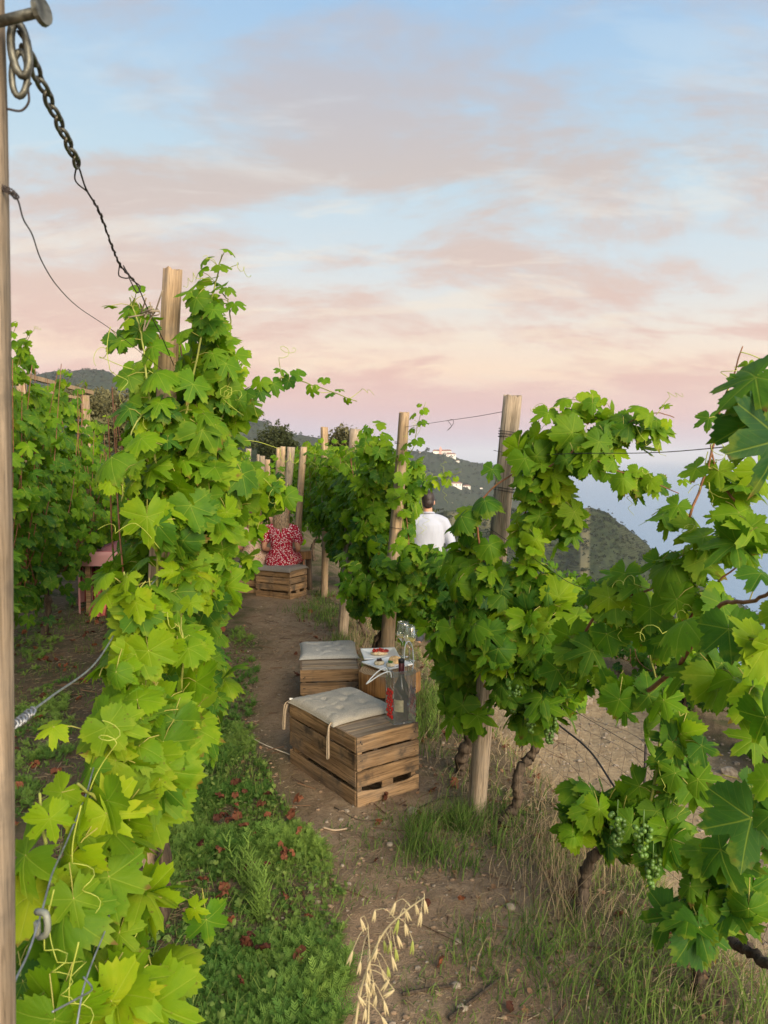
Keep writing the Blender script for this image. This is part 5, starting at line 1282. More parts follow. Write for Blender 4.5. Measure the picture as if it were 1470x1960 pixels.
# 3. nearest leaves in the bottom left corner
b0 = zero(P(200, 1930, 1.55)); v = Vine(b0, 'nearest vine with very large leaves in the bottom left corner')
v.trunk([b0 - Vector((0, 0, .05)), b0 + Vector((.03, .02, .25)), b0 + Vector((.01, 0, .5)), b0 + Vector((.03, .02, .8))], .024, .015)
v.shoot([P(260, 1800, 1.5), P(230, 1640, 1.4), P(190, 1540, 1.35), P(150, 1500, 1.3)], .66, (.09, .12), .08, .05, .0045, tendrils=2)
v.shoot([P(180, 1900, 1.25), P(110, 1750, 1.2), P(85, 1600, 1.2), P(75, 1520, 1.2)], .50, (.085, .115), .085, .035, .004, tendrils=1)
blobs(v, [(215, 1560, 40, 40, 1.35, 5), (180, 1660, 60, 45, 1.28, 6), (85, 1690, 30, 35, 1.25, 3), (265, 1730, 25, 60, 1.35, 4)], .66, size=(.098, .125), out=.4)
blobs(v, [(80, 1830, 45, 45, 1.3, 5), (160, 1790, 45, 45, 1.35, 5)], .35, size=(.09, .115), out=.4)
blobs(v, [(210, 1890, 55, 35, 1.2, 5), (100, 1930, 40, 30, 1.1, 3), (300, 1880, 25, 30, 1.3, 3)], .68, size=(.10, .125), out=.4)
blobs(v, [(375, 1750, 25, 50, 1.7, 3)], .55, size=(.07, .09)); blobs(v, [(240, 1510, 60, 50, 1.7, 6)], .3, size=(.09, .12))
for p in ((235, 1640, 1.3), (98, 1700, 1.1), (145, 1800, 1.1), (150, 1540, 1.2)): v.tendril(P(*p), .13, (.1, -.2, -1))
v.finish()
# 4. the left row running away
for i, (y0, y1, z1, n, lab) in enumerate([(2.9, 4.1, 1.95, 950, 'first vine behind the tall left post along the path'), (4.1, 5.4, 1.85, 950, 'second vine behind the tall left post along the path'), (5.4, 6.9, 1.8, 850, 'third vine behind the tall left post'), (6.9, 8.6, 1.75, 750, 'vine beside the tan dressed woman in the left row'), (8.6, 10.8, 1.75, 700, 'left row vine just beyond the two seated women'), (10.8, 14, 1.7, 700, 'left row vine far beyond the seated women')]):
    ym = (y0 + y1) / 2; b0 = Vector((float(xl(ym)), ym, hz(float(xl(ym)), ym))); v = Vine(b0, lab, maxobj=300 if i < 3 else 160)
    v.trunk([b0 - Vector((0, 0, .05)), b0 + Vector((.03, .05, .3)), b0 + Vector((-.02, 0, .6))], .03, .02); v.hedge(lambda y: xl(y) - .015, y0, y1, .50, z1, .225, n, .42, seed=i); 
    if i < 3:
        for k in range(4): y = rng.uniform(y0, y1); x = float(xl(y)) + .2; v.shoot([Vector((x - .1, y, 1.5)), Vector((x + .05, y, 1.85)), Vector((x + .14, y - .05, 2.05))], .5, (.07, .1), .06, .04, .003, tendrils=1)
    v.finish(lambda p: 1 + (p[:, 0] > xl(p[:, 1])) * .8)
# low shoot hanging towards the path (left)
xrh = lambda y: xr(y) + np.interp(y, [5.2, 6.2, 8, 11, 17], [.06, .17, .20, .28, .45])
# 5. right row, far to near
RR = [(13, 17, 1.75, 800, 'farthest right row vine closing the end of the path'), (10.9, 13, 1.75, 800, 'right row vine behind the slim tan post'), (9.2, 10.9, 1.66, 650, 'right row vine beside the woman in the red dress'), (7.6, 9.2, 1.66, 700, 'right row vine wrapping the reddish thick post'), (6.2, 7.6, 1.66, 680, 'right row vine on both sides of the grey split post'), (5.3, 6.2, 1.60, 520, 'right row vine behind the wine glasses, left of the tan post')]
for i, (y0, y1, z1, n, lab) in enumerate(RR):
    ym = (y0 + y1) / 2; b0 = Vector((float(xrh(ym)), ym, hz(float(xrh(ym)), ym))); v = Vine(b0, lab, maxobj=160 if i < 3 else 300)
    v.trunk([b0 - Vector((0, 0, .05)), b0 + Vector((-.06, .02, .2)), b0 + Vector((.04, 0, .42)), b0 + Vector((0, 0, .7))], .034, .02); v.hedge(xrh, y0, y1, .52, z1, .215, n, .47, size=(.095, .135), seed=20 + i, topvar=.12)
    if i >= 3:
        for k in range(5): y = rng.uniform(y0, y1); x = float(xr(y)); v.shoot([Vector((x, y, 1.5)), Vector((x + rng.normal(0, .08), y, z1)), Vector((x + rng.normal(0, .15), y - .05, z1 + rng.uniform(.08, .2)))], .48, (.07, .1), .06, .04, .003, tendrils=1)
    v.finish(lambda p: 1 + (p[:, 0] < xr(p[:, 1])) * .8)
# far cross rows closing the view beyond the seats
for i, (a, b_, zc, hh, lab) in enumerate([((-3.2, 12.4), (-1.45, 13.2), 0, 1.68, 'pale green vine clump closing the path behind the seated women'), ((-3.9, 17.5), (-2.2, 18.5), -.1, 1.75, 'far vine row crossing behind the short pale stub posts'), ((-6.4, 19), (-4.0, 21), 0, 1.9, 'far vine clump at the left end beyond the stub posts'), ((-2.9, 21), (-.2, 22), -.2, 1.9, 'far vine row behind the reddish thick post')]):
    c = Vector(((a[0] + b_[0]) / 2, (a[1] + b_[1]) / 2, 0)); c.z = hz(c.x, c.y); v = Vine(c, lab, maxobj=60); v.trunk([c - Vector((0, 0, .05)), c + Vector((0, 0, .6))], .04, .03, sides=8)
    for k in range(7): f = k / 6; v.cloud((a[0] + (b_[0] - a[0]) * f, a[1] + (b_[1] - a[1]) * f, c.z + hh * .55), (.35, .35, hh * .45), 90, .42, (.10, .13))
    v.finish()
# 6. vine on the tan post, behind the table
b0 = Vector((-.02, 5.35, 0)); b0.z = hz(b0.x, b0.y); v = Vine(b0, 'vine right behind the wine glasses, wrapping the tan post')
v.trunk([b0 - Vector((0, 0, .05)), b0 + Vector((-.03, .02, .2)), b0 + Vector((.03, 0, .45)), b0 + Vector((0, 0, .75))], .034, .022)
blobs(v, [(765, 1115, 80, 55, 4.85, 110), (690, 1120, 40, 50, 5.2, 40), (730, 1040, 45, 60, 5.4, 50), (825, 1110, 45, 55, 4.9, 60), (765, 1180, 60, 40, 5.3, 60), (690, 1080, 40, 90, 5.6, 70), (715, 960, 35, 55, 5.6, 40), (835, 1180, 35, 50, 4.8, 40), (850, 1250, 30, 45, 4.5, 24), (818, 1062, 38, 16, 4.6, 16)], .38, size=(.085, .12))
blobs(v, [(735, 880, 30, 50, 5.2, 30), (715, 850, 25, 45, 5.3, 22), (790, 1060, 50, 30, 4.6, 24), (800, 900, 18, 40, 5.1, 12)], .48, size=(.08, .10))
v.shoot([P(775, 1020, 5.0), P(760, 900, 4.98), P(790, 860, 4.95), P(800, 810, 4.9), P(815, 770, 4.9)], .5, (.07, .10), .07, .04, .003, tendrils=3)
v.shoot([P(745, 960, 5.0), P(800, 935, 4.7), P(840, 920, 4.6), P(882, 903, 4.5)], .55, (.065, .085), .045, .025, .003, face=(0, -.8, .3), tendrils=3)
v.shoot([P(690, 960, 5.6), P(700, 860, 5.6), P(708, 815, 5.6)], .5, (.07, .1), .06, .04, .003)
for p in ((800, 960, 4.8), (810, 945, 4.8)): v.tendril(P(*p), .2, (0, -.1, -1))
v.finish()
# 7. vine at the grey leaning post
b0 = gp(985, 1590); v = Vine(b0, 'vine with green grape bunches just right of the grey leaning post')
v.trunk([b0 - Vector((.03, 0, .03)), P(965, 1570, 3.3), P(990, 1535, 3.3), P(992, 1480, 3.3), P(1022, 1438, 3.3), P(1030, 1380, 3.3)], .026, .018)
C0 = P(1030, 1340, 3.25)
v.shoot([P(935, 1120, 3.2), P(915, 1020, 3.15), P(920, 960, 3.15), P(985, 905, 3.1), P(1050, 880, 3.1)], .40, (.09, .12), .09, .05, .0045, M_CANER)
v.shoot([P(1000, 1000, 3.2), P(1030, 900, 3.1), P(1060, 820, 3.05), P(1110, 775, 3.05), P(1160, 765, 3.0)], .58, (.085, .11), .055, .045, .0035, M_CANER, tendrils=2)
v.shoot([P(1040, 900, 3.0), P(1120, 850, 2.9), P(1190, 815, 2.9), P(1250, 790, 2.85), P(1290, 800, 2.85)], .55, (.075, .10), .055, .04, .003, M_CANER, tendrils=4)
v.shoot([P(1120, 870, 2.9), P(1180, 900, 2.8), P(1240, 920, 2.75), P(1300, 945, 2.7)], .60, (.07, .10), .05, .04, .003, M_CANER, tendrils=3)
blobs(v, [(1085, 850, 85, 55, 3.05, 22), (1025, 850, 45, 55, 3.1, 12), (1175, 830, 70, 45, 2.95, 14), (1130, 785, 60, 26, 3.05, 8), (1240, 835, 40, 30, 2.9, 5), (1035, 910, 45, 45, 3.1, 13), (1140, 880, 60, 26, 2.95, 8), (1235, 920, 60, 22, 2.8, 6)], .52, size=(.095, .13))
blobs(v, [(1050, 990, 50, 55, 3.1, 18), (1090, 1000, 22, 50, 3.05, 7), (1010, 1040, 45, 40, 3.1, 14)], .60, size=(.09, .12))
blobs(v, [(900, 1010, 25, 35, 3.3, 8), (890, 1100, 40, 60, 3.4, 30), (950, 1120, 80, 55, 3.2, 44), (1030, 1120, 50, 55, 3.1, 28), (900, 1210, 65, 75, 3.3, 54), (980, 1220, 90, 70, 3.1, 64), (1060, 1200, 60, 55, 3.0, 32), (880, 1310, 42, 60, 3.5, 34), (980, 1300, 60, 55, 3.05, 40), (1050, 1290, 60, 60, 2.95, 40), (900, 1370, 40, 30, 3.4, 14), (1020, 1370, 50, 25, 3.05, 12), (1090, 1340, 25, 40, 3.0, 6)], .40, size=(.095, .135))
for p in ((985, 1300, 2.98), (1018, 1335, 2.94), (1052, 1355, 2.92)): v.grapes(P(*p), 54, .14, .038, .0078)
v.finish()
b0 = gp(893, 1482); v = Vine(b0, 'vine behind the grey leaning post with a thick dark trunk')
v.trunk([b0 - Vector((.02, 0, .03)), b0 + Vector((-.02, .02, .08)), b0 + Vector((.05, .02, .28)), b0 + Vector((.02, .05, .5)), b0 + Vector((0, .05, .75))], .034, .024)
blobs(v, [(880, 1180, 50, 60, 3.95, 64), (865, 1100, 45, 40, 4.1, 40), (865, 1265, 35, 45, 4.0, 34), (900, 1270, 50, 55, 3.8, 50), (940, 1180, 60, 70, 3.7, 54)], .27, size=(.09, .12)); v.finish()
# 8. vine with the diagonal cane, right
b0 = gp(1110, 1770); v = Vine(b0, 'vine with a long reddish diagonal cane and low leaves over the sandy path')
v.trunk([b0 - Vector((0, 0, .03)), P(1118, 1700, 2.66), P(1135, 1640, 2.6), P(1210, 1570, 2.45)], .022, .016)
v.shoot([P(1215, 1580, 2.4), P(1245, 1530, 2.35), P(1262, 1430, 2.3), P(1265, 1350, 2.25), P(1240, 1240, 2.2)], .35, (.09, .12), .08, .05, .005, tendrils=1)
v.shoot([P(1085, 1300, 2.5), P(1120, 1210, 2.4), P(1170, 1150, 2.3), P(1240, 1130, 2.2), P(1330, 1080, 2.1), P(1400, 1000, 2.0)], .40, (.10, .13), .065, .055, .005, M_CANER, tendrils=4)
v.shoot([P(1300, 1250, 2.1), P(1320, 1180, 2.05), P(1380, 1110, 2.0), P(1420, 1080, 1.95)], .50, (.085, .11), .06, .05, .004, M_CANER, tendrils=2)
blobs(v, [(1290, 1005, 50, 35, 2.1, 5), (1300, 1080, 60, 35, 2.1, 8), (1200, 1110, 45, 22, 2.3, 4), (1190, 1150, 60, 28, 2.3, 8), (1380, 1020, 45, 35, 2.0, 4), (1350, 1150, 50, 25, 2.0, 4), (1270, 1210, 55, 30, 2.2, 5), (1125, 1245, 30, 25, 2.4, 5), (1130, 1300, 30, 30, 2.4, 5)], .55, size=(.09, .118))
blobs(v, [(1120, 1540, 45, 45, 2.4, 20), (1200, 1540, 50, 35, 2.4, 16), (1270, 1590, 45, 45, 2.3, 20), (1295, 1490, 35, 50, 2.3, 14), (1180, 1600, 50, 25, 2.4, 9), (1100, 1600, 30, 25, 2.4, 7), (1245, 1640, 40, 20, 2.35, 6)], .38, size=(.085, .12))
blobs(v, [(1230, 1325, 60, 22, 2.1, 7), (1300, 1400, 45, 45, 2.1, 9), (1190, 1350, 30, 18, 2.2, 3)], .42, size=(.09, .12))
for p in ((1182, 1560, 2.28), (1232, 1580, 2.22), (1250, 1640, 2.25)): v.grapes(P(*p), 34, .10, .030, .0078)
v.finish()
# 9. nearest right vine
b0 = gp(1335, 1900); v = Vine(b0, 'nearest right vine with huge leaves cut by the photo edge')
v.trunk([b0 - Vector((0, 0, .03)), P(1335, 1850, 2.2), P(1330, 1760, 2.1), P(1400, 1800, 1.9), P(1480, 1850, 1.7)], .020, .012)
v.shoot([P(1230, 1330, 2.1), P(1300, 1270, 1.8), P(1370, 1165, 1.65), P(1440, 1150, 1.5), P(1500, 1120, 1.4)], .40, (.10, .125), .12, .055, .006, M_CANER)
v.shoot([P(1385, 1720, 1.7), P(1430, 1660, 1.6), P(1475, 1590, 1.5), P(1520, 1500, 1.4)], .35, (.11, .13), .10, .05, .006)
v.shoot([P(1320, 990, 1.9), P(1340, 930, 1.9), P(1365, 860, 1.9), P(1378, 780, 1.9), P(1405, 720, 1.9), P(1420, 662, 1.9)], .50, (.06, .085), .09, .035, .003, M_CANER, tendrils=3)
v.shoot([P(1480, 1050, 1.9), P(1400, 950, 1.9), P(1370, 900, 1.9), P(1360, 850, 1.9)], .50, (.08, .105), .08, .045, .0035, M_CANER, tendrils=2)
v.shoot([P(1525, 740, 1.2), P(1480, 775, 1.2), P(1440, 800, 1.2)], .22, (.115, .13), .07, .045, .004)
blobs(v, [(1448, 820, 18, 40, 1.25, 2)], .15, size=(.11, .13), out=.2); blobs(v, [(1468, 750, 12, 25, 1.25, 2)], .35, size=(.09, .11), out=.2)
blobs(v, [(1410, 910, 35, 30, 1.9, 3), (1430, 1010, 40, 45, 1.8, 5)], .50, size=(.09, .115))
blobs(v, [(1440, 1220, 40, 30, 1.5, 4)], .78, size=(.09, .11), out=.3); blobs(v, [(1450, 1340, 30, 30, 1.55, 3), (1460, 1430, 20, 20, 1.55, 1), (1370, 1290, 45, 25, 1.7, 4)], .5, size=(.095, .12), out=.4)
blobs(v, [(1430, 1540, 30, 30, 1.5, 3)], .2, size=(.12, .14), out=.25); blobs(v, [(1340, 1700, 60, 30, 1.7, 7), (1390, 1660, 40, 40, 1.65, 5)], .36, size=(.09, .12)); blobs(v, [(1320, 1790, 50, 40, 1.6, 5), (1420, 1740, 40, 50, 1.6, 6)], .30, size=(.09, .115))
v.finish()
# 10. tall hedge of the second row at left
for i, (y0, y1, z1, n, lab) in enumerate([(4.6, 6.0, 2.34, 1300, 'nearest vine of the tall left hedge, beside the near post'), (6.0, 7.6, 2.20, 1300, 'second vine of the tall left hedge'), (7.6, 9.4, 1.92, 1200, 'third vine of the tall left hedge, below the pergola beam'), (9.4, 11.6, 1.62, 1100, 'fourth vine of the tall left hedge'), (11.6, 14.2, 1.5, 1000, 'fifth vine of the tall left hedge, before the lantern'), (14.2, 18, 1.45, 1000, 'last vine of the tall left hedge')]):
    ym = (y0 + y1) / 2; b0 = Vector((float(x2(ym)), ym, hz(float(x2(ym)), ym))); v = Vine(b0, lab, group='vines of the tall left hedge', maxobj=300 if i < 2 else 180)
    v.trunk([b0 - Vector((0, 0, .05)), b0 + Vector((.05, .02, .3)), b0 + Vector((0, 0, .7))], .034, .024); v.hedge(x2, y0, y1, .38, z1, .38, n, .37, seed=50 + i, topvar=.13, both=False)
    if i < 3:
        for k in range(5): y = rng.uniform(y0, y1); x = float(x2(y)) + .25; v.shoot([Vector((x - .1, y, 2.0)), Vector((x, y, z1 + .05)), Vector((x + .12, y - .1, z1 + .2))], .5, (.07, .1), .06, .04, .003, tendrils=1)
    v.finish(lambda p: 1 + (p[:, 0] > x2(p[:, 1])) * .8)
# 11. row below the sandy path
xlow = lambda y: xr(y) + 3.25
for i, (y0, y1, n) in enumerate([(2.6, 4.2, 380), (4.2, 6.0, 420), (6.0, 8.2, 420), (8.2, 11, 420)]):
    ym = (y0 + y1) / 2; b0 = Vector((float(xlow(ym)), ym, hz(float(xlow(ym)), ym))); v = Vine(b0, ['nearest vine of the terrace row beyond the sandy path', 'second vine of the terrace row beyond the sandy path', 'third vine of the terrace row beyond the sandy path', 'farthest vine of the terrace row beyond the sandy path'][i], group='vines of the terrace row below', maxobj=120)
    v.trunk([b0 - Vector((0, 0, .05)), b0 + Vector((0, 0, .4))], .03, .02, sides=8); v.hedge(xlow, y0, y1, .12, .62, .32, n, .28, seed=80 + i); v.finish()

# ------------------------------------------------------------------ trees and scrub
def leafcard_mat(name, c1, c2, tr=.25):
    m, t, b, out = new_mat(name, .7, .2); g = t.node('ShaderNodeNewGeometry'); a = t.node('ShaderNodeAttribute', attribute_name='tint'); s = t.node('ShaderNodeSeparateXYZ', {0: a.outputs['Vector']})
    c = t.mix(s.outputs[0], (*c1, 1), (*c2, 1)); t.l.new(c, b.inputs['Base Color']); tl = t.node('ShaderNodeBsdfTranslucent'); t.l.new(c, tl.inputs[0])
    mx = t.node('ShaderNodeMixShader', {0: tr, 1: b.outputs[0], 2: tl.outputs[0]}); t.l.new(mx.outputs[0], out.inputs[0]); return m
M_OLIVE = leafcard_mat('olive_leaves', (.07, .075, .03), (.19, .17, .08)); M_DKT = leafcard_mat('dark_tree_leaves', (.022, .034, .014), (.075, .085, .03)); M_SCRUB = leafcard_mat('scrub_leaves', (.035, .055, .018), (.17, .16, .07))
def rand_rot(n, up=0.0):
    N_ = rng.normal(0, 1, (n, 3)); N_[:, 2] += up; return frames(N_, rng.normal(0, 1, (n, 3)))
CARD = (np.array([(0, -.5, 0), (.22, 0, .03), (0, .5, 0), (-.22, 0, .03)]), np.array([(0, 1, 2), (0, 2, 3)]), np.zeros((4, 3)))
def tree(base, height, cr, label, mat, n=5000, ls=.09, trunk_r=.12, squash=1.0, cat='tree', group=None, lobes=9, name='tree'):
    base = Vector(base); ro = empty(name, base, label, cat, group); mb = MB(); r = rng
    c = Vector((0, 0, height - cr * squash)); mb.tube(spline([(0, 0, -.2), (.05 * cr, 0, height * .25), tuple(c)], 8), list(np.linspace(trunk_r, trunk_r * .5, 8)), 9)
    L = []
    for i in range(lobes):
        d_ = Vector(r.normal(0, 1, 3)).normalized(); d_.z *= .8; e = c + Vector((d_.x * cr * .6, d_.y * cr * .6, d_.z * cr * .6 * squash)); L.append((e, cr * r.uniform(.38, .62))); mb.tube([tuple(c * .7), tuple(c * .3 + e * .7), tuple(e)], [trunk_r * .4, trunk_r * .25, trunk_r * .1], 5)
    mb.build('trunk', M_BARK, ro, True)
    k = r.integers(0, lobes, n); P_ = np.array([tuple(l[0]) for l in L])[k]; R_ = np.array([l[1] for l in L])[k]
    d_ = r.normal(0, 1, (n, 3)); d_ /= np.linalg.norm(d_, axis=1, keepdims=True); q = r.random(n) ** .45 * (1 + .35 * np.sin(d_[:, 0] * 7 + k) * np.cos(d_[:, 2] * 6))
    pos = P_ + d_ * (R_ * q)[:, None] * np.array([1, 1, squash]); tint = np.zeros((n, 3)); tint[:, 0] = np.clip(.45 + .25 * d_[:, 2] + r.normal(0, .2, n), 0, 1)
    o = joined_leaves('crown', [CARD], pos + np.array(base), rand_rot(n, .3), ls * r.uniform(.6, 1.4, n), tint, mat, ro); return ro
def tp(px, ytop, Y): p = P(px, ytop, Y); return Vector((p.x, p.y, hz(p.x, p.y) - .1)), p.z - hz(p.x, p.y) + .1
for (px, yt, Y, cr, sq, lab, mat, n, ls) in [(232, 742, 24, 1.15, .95, 'brownish olive tree beyond the tall left hedge', M_OLIVE, 9000, .13), (183, 735, 30, 1.5, .7, 'wide pale olive tree under the wooded hill at left', M_OLIVE, 7000, .15), (532, 806, 27, .85, 1.25, 'dark bushy tree beyond the far stub posts', M_DKT, 11000, .10), (655, 808, 24, .75, 1.0, 'sparse olive tree behind the reddish thick post', M_OLIVE, 5000, .11), (722, 868, 19, .8, 1.0, 'low olive tree half seen between the grey split post and the tan post', M_OLIVE, 5000, .11), (790, 950, 15, .5, 1.1, 'dark shrub just left of the head of the man', M_DKT, 4000, .08)]:
    b_, h_ = tp(px, yt, Y); tree(b_, max(h_, cr * 1.6), cr, lab, mat, n, ls, .10, sq)
# scrub on the slope just below
def scrub():
    bl = []; r = rng
    for i in range(2600):
        f = r.random(); Y = 9 * (32 ** f) ; px = r.uniform(640, 1800); x = (px - 735) / F * Y
        if x - float(xr(Y)) < (5.0 if Y < 30 else 1): continue
        bl.append((x, Y))
    bl = np.array(bl); z = H(bl[:, 0], bl[:, 1]); rad = np.clip(.012 * bl[:, 1], .22, 3.2) * r.uniform(.6, 1.5, len(bl)); k = 60; n = len(bl) * k
    idx = np.repeat(np.arange(len(bl)), k); d_ = r.normal(0, 1, (n, 3)); d_ /= np.linalg.norm(d_, axis=1, keepdims=True); d_[:, 2] = np.abs(d_[:, 2]) * 1.0
    pos = np.stack([bl[idx, 0], bl[idx, 1], z[idx]], 1) + d_ * (rad[idx] * r.random(n) ** .3)[:, None]; tint = np.zeros((n, 3)); tint[:, 0] = np.clip(.35 + np.repeat(r.normal(0, .3, len(bl)), k) + .2 * d_[:, 2] + r.normal(0, .12, n), 0, 1)
    joined_leaves('scrub', [CARD], pos, rand_rot(n, .5), rad[idx] * .42 * r.uniform(.6, 1.3, n), tint, M_SCRUB)
scrub()
def far_woods():
    """tree crowns on the ridges so that their outline is uneven"""
    r = rng; pts = []
    for (Yk, sf, sb, prof), cnt, w in ((RIDGES[0], 1500, 1.0), (RIDGES[1], 1900, 1.0), (RIDGES[2], 5200, 1.0), (RIDGES[3], 500, 1.0)):
        for i in range(cnt):
            px = r.uniform(60, 1500); Y = Yk * (1 - abs(r.normal(0, .10))) if r.random() < .55 else Yk * r.uniform(.72, 1.0); pts.append(((px - 735) / F * Y, Y, Yk))
    pts = np.array(pts); z = H(pts[:, 0], pts[:, 1]); rad = pts[:, 2] * .0022 * r.uniform(.5, 1.5, len(pts)) * (1 + 1.2 * (pts[:, 2] < 600)); k = 30; n = len(pts) * k; idx = np.repeat(np.arange(len(pts)), k)
    d_ = r.normal(0, 1, (n, 3)); d_ /= np.linalg.norm(d_, axis=1, keepdims=True); d_[:, 2] = np.abs(d_[:, 2])
    pos = np.stack([pts[idx, 0], pts[idx, 1], z[idx]], 1) + d_ * (rad[idx] * r.random(n) ** .3)[:, None]; tint = np.zeros((n, 3)); tint[:, 0] = np.clip(.35 + np.repeat(r.normal(0, .25, len(pts)), k), 0, 1)
    joined_leaves('distant_woods', [CARD], pos, rand_rot(n, .5), rad[idx] * .8 * r.uniform(.6, 1.3, n), tint, leafcard_mat('far_tree_leaves', (.020, .030, .014), (.066, .075, .032)))
far_woods()

# ------------------------------------------------------------------ far buildings
M_WALLW = plain('pale_plaster', (.72, .66, .58), .9, .1, .3, .08); M_ROOF = plain('terracotta_roof', (.26, .13, .09), .9, .1, .5, .2); M_PINK = plain('pink_plaster', (.60, .30, .24), .9, .1, .3, .1); M_WIN = plain('dark_window', (.04, .045, .05), .3, .5)
def house(px, py, Y, w, h, dp, label, wallm=M_WALLW, group='white houses scattered on the far hillsides', wins=3):
    p = P(px, py, Y); x = p.x; 
    # march to the hillside seen at this pixel
    r = ray(px, py); t = 20.0
    while t < 5000 and CH + r.z * t > hz(r.x * t, r.y * t): t *= 1.01
    p = Vector((r.x * t, r.y * t, hz(r.x * t, r.y * t))); s = p.y / Y; w, h, dp = w * s, h * s, dp * s
    ro = empty('house', p, label, 'house', group); mb = MB(); mb.box((-w / 2, -dp / 2, -h), (w / 2, dp / 2, h)); mb.build('wall', wallm, ro)
    mb = MB(); e = .06 * w; mb.add([(-w / 2 - e, -dp / 2 - e, h), (w / 2 + e, -dp / 2 - e, h), (w / 2 + e, dp / 2 + e, h), (-w / 2 - e, dp / 2 + e, h), (-w / 2 + dp * .4, 0, h * 1.45), (w / 2 - dp * .4, 0, h * 1.45)], [(0, 1, 5, 4), (1, 2, 5), (2, 3, 4, 5), (3, 0, 4), (0, 3, 2, 1)]); mb.build('roof', M_ROOF, ro)
    for k in range(wins):
        xx = -w / 2 + w * (k + .5) / wins; mb = MB(); mb.box((xx - w * .05, -dp / 2 - .25, h * .25), (xx + w * .05, -dp / 2 - .02, h * .68)); mb.build('window', M_WIN, ro)
    return ro
c = P(845, 872, 3190); zc = max(hz(c.x, 3170), c.z - 8); ro = empty('church', (c.x, 3160, hz(c.x, 3160)), 'pale sanctuary with pink tower on the far hilltop', 'church')
zz = P(845, 866, 3160).z - ro.location.z
mb = MB(); mb.box((-38, -10, -40), (38, 12, zz + 6)); mb.build('wall', M_WALLW, ro)
mb = MB(); mb.add([(-40, -12, zz + 6), (40, -12, zz + 6), (40, 14, zz + 6), (-40, 14, zz + 6), (-34, 1, zz + 12), (34, 1, zz + 12)], [(0, 1, 5, 4), (1, 2, 5), (2, 3, 4, 5), (3, 0, 4), (0, 3, 2, 1)]); mb.build('roof', M_ROOF, ro)
mb = MB(); mb.box((-12, -13, -40), (-2, -3, zz + 17)); mb.box((-9, -12, zz + 17), (-5, -6, zz + 24)); mb.build('tower', M_PINK, ro)
for k in range(6): mb = MB(); mb.box((2 + k * 6, -10.6, zz - 4), (4.5 + k * 6, -9.8, zz + 2)); mb.build('window', M_WIN, ro)
for i, (px, py, w, lab) in enumerate([(807, 883, 12, 'small white house highest on the far hillside, left of the sanctuary'), (863, 878, 34, 'broad white house just below the sanctuary'), (876, 884, 12, 'small white house at the right below the sanctuary'), (921, 941, 10, 'tiny white house low on the far hill beside the leaning post'), (983, 935, 12, 'tiny white house right of the leaning post on the far hill'), (873, 934, 40, 'pale building complex halfway up the far hill'), (893, 937, 26, 'pale low building beside the complex halfway up'), (803, 868, 9, 'tiny pale hut near the far ridge line')]):
    house(px, py, 2700, w, w * .28, w * .5, lab)
house(1452, 1256, 500, 9, 5.5, 6, 'pink house among trees at the right edge of the photo', M_PINK, 'houses in the valley at the right edge', 2)
house(1420, 1262, 500, 6, 3.5, 5, 'small pale house left of the pink house at the right edge', M_WALLW, 'houses in the valley at the right edge', 2)

# ------------------------------------------------------------------ ground cover, grass, litter, stones
M_FERN = leafcard_mat('feathery_weeds', (.075, .17, .028), (.22, .33, .06), .35); M_GRASS = leafcard_mat('grass_blades', (.06, .13, .02), (.20, .27, .06), .3); M_STRAW = leafcard_mat('dry_grass', (.20, .14, .075), (.48, .38, .23), .3); M_LITTER = leafcard_mat('dry_leaf_litter', (.09, .05, .03), (.30, .17, .09), .2)
def mk(name, V, T, tint, mat): 
    tt = np.zeros((len(V), 3)); tt[:, 0] = tint; return link(name, np_mesh(name, V, T, mat, True, {'tint': ('FLOAT_VECTOR', tt)}), kind='stuff')
def sprig_tpl(seed):
    r = np.random.default_rng(seed); V = []; T = []
    for k in range(9):
        a = k * 2.4 + r.uniform(-.3, .3); el_ = r.uniform(.25, 1.2); L = r.uniform(.5, 1) * (1.1 - .35 * el_); z0 = .08 + .06 * k
        d_ = np.array([math.cos(a) * math.cos(el_), math.sin(a) * math.cos(el_), math.sin(el_)]); s = np.array([-math.sin(a), math.cos(a), 0]); o = np.array([0, 0, z0 * .5])
        for j in range(7):
            f = (j + 1) / 7.5; c = o + d_ * L * f - np.array([0, 0, .12 * f * f])
            for sg in (-1, 1, ):
                e = c + (s * sg * .8 + d_ * .7) * .20 * (1 - .45 * f) + np.array([0, 0, r.uniform(-.02, .08)]); w = d_ * .04; i = len(V); V += [c - w * .6, c + w * .6, e + w * .5, e - w * .3]; T += [(i, i + 1, i + 2), (i, i + 2, i + 3)]
    return np.array(V), np.array(T), np.zeros((len(V), 3))
SPR = [sprig_tpl(i) for i in range(3)]
def in_poly(px, py, poly):
    px = np.asarray(px); py = np.asarray(py); ins = np.zeros(px.shape, bool); n = len(poly)
    for i in range(n):
        x1, y1 = poly[i]; x2_, y2_ = poly[(i + 1) % n]; c = ((y1 > py) != (y2_ > py)) & (px < (x2_ - x1) * (py - y1) / (y2_ - y1 + 1e-9) + x1); ins ^= c
    return ins
def px_of(x, y, z):
    zz = z - CH; d_ = y * cp - zz * sp_; up = y * sp_ + zz * cp; return 735 + F * x / d_, 980 - F * up / d_
def scatter(n, xr_, yr_, poly=None, cond=None, dens=None):
    x = rng.uniform(xr_[0], xr_[1], n); y = rng.uniform(yr_[0], yr_[1], n); z = H(x, y); ok = np.ones(n, bool)
    if poly is not None: a, b_ = px_of(x, y, z); ok &= in_poly(a + 40 * fbm(x * 4, y * 4, 2), b_ + 40 * fbm(x * 4 + 9, y * 4, 2), poly)
    if cond is not None: ok &= cond(x, y)
    if dens is not None: ok &= rng.random(n) < dens(x, y)
    return np.stack([x, y, z], 1)[ok]
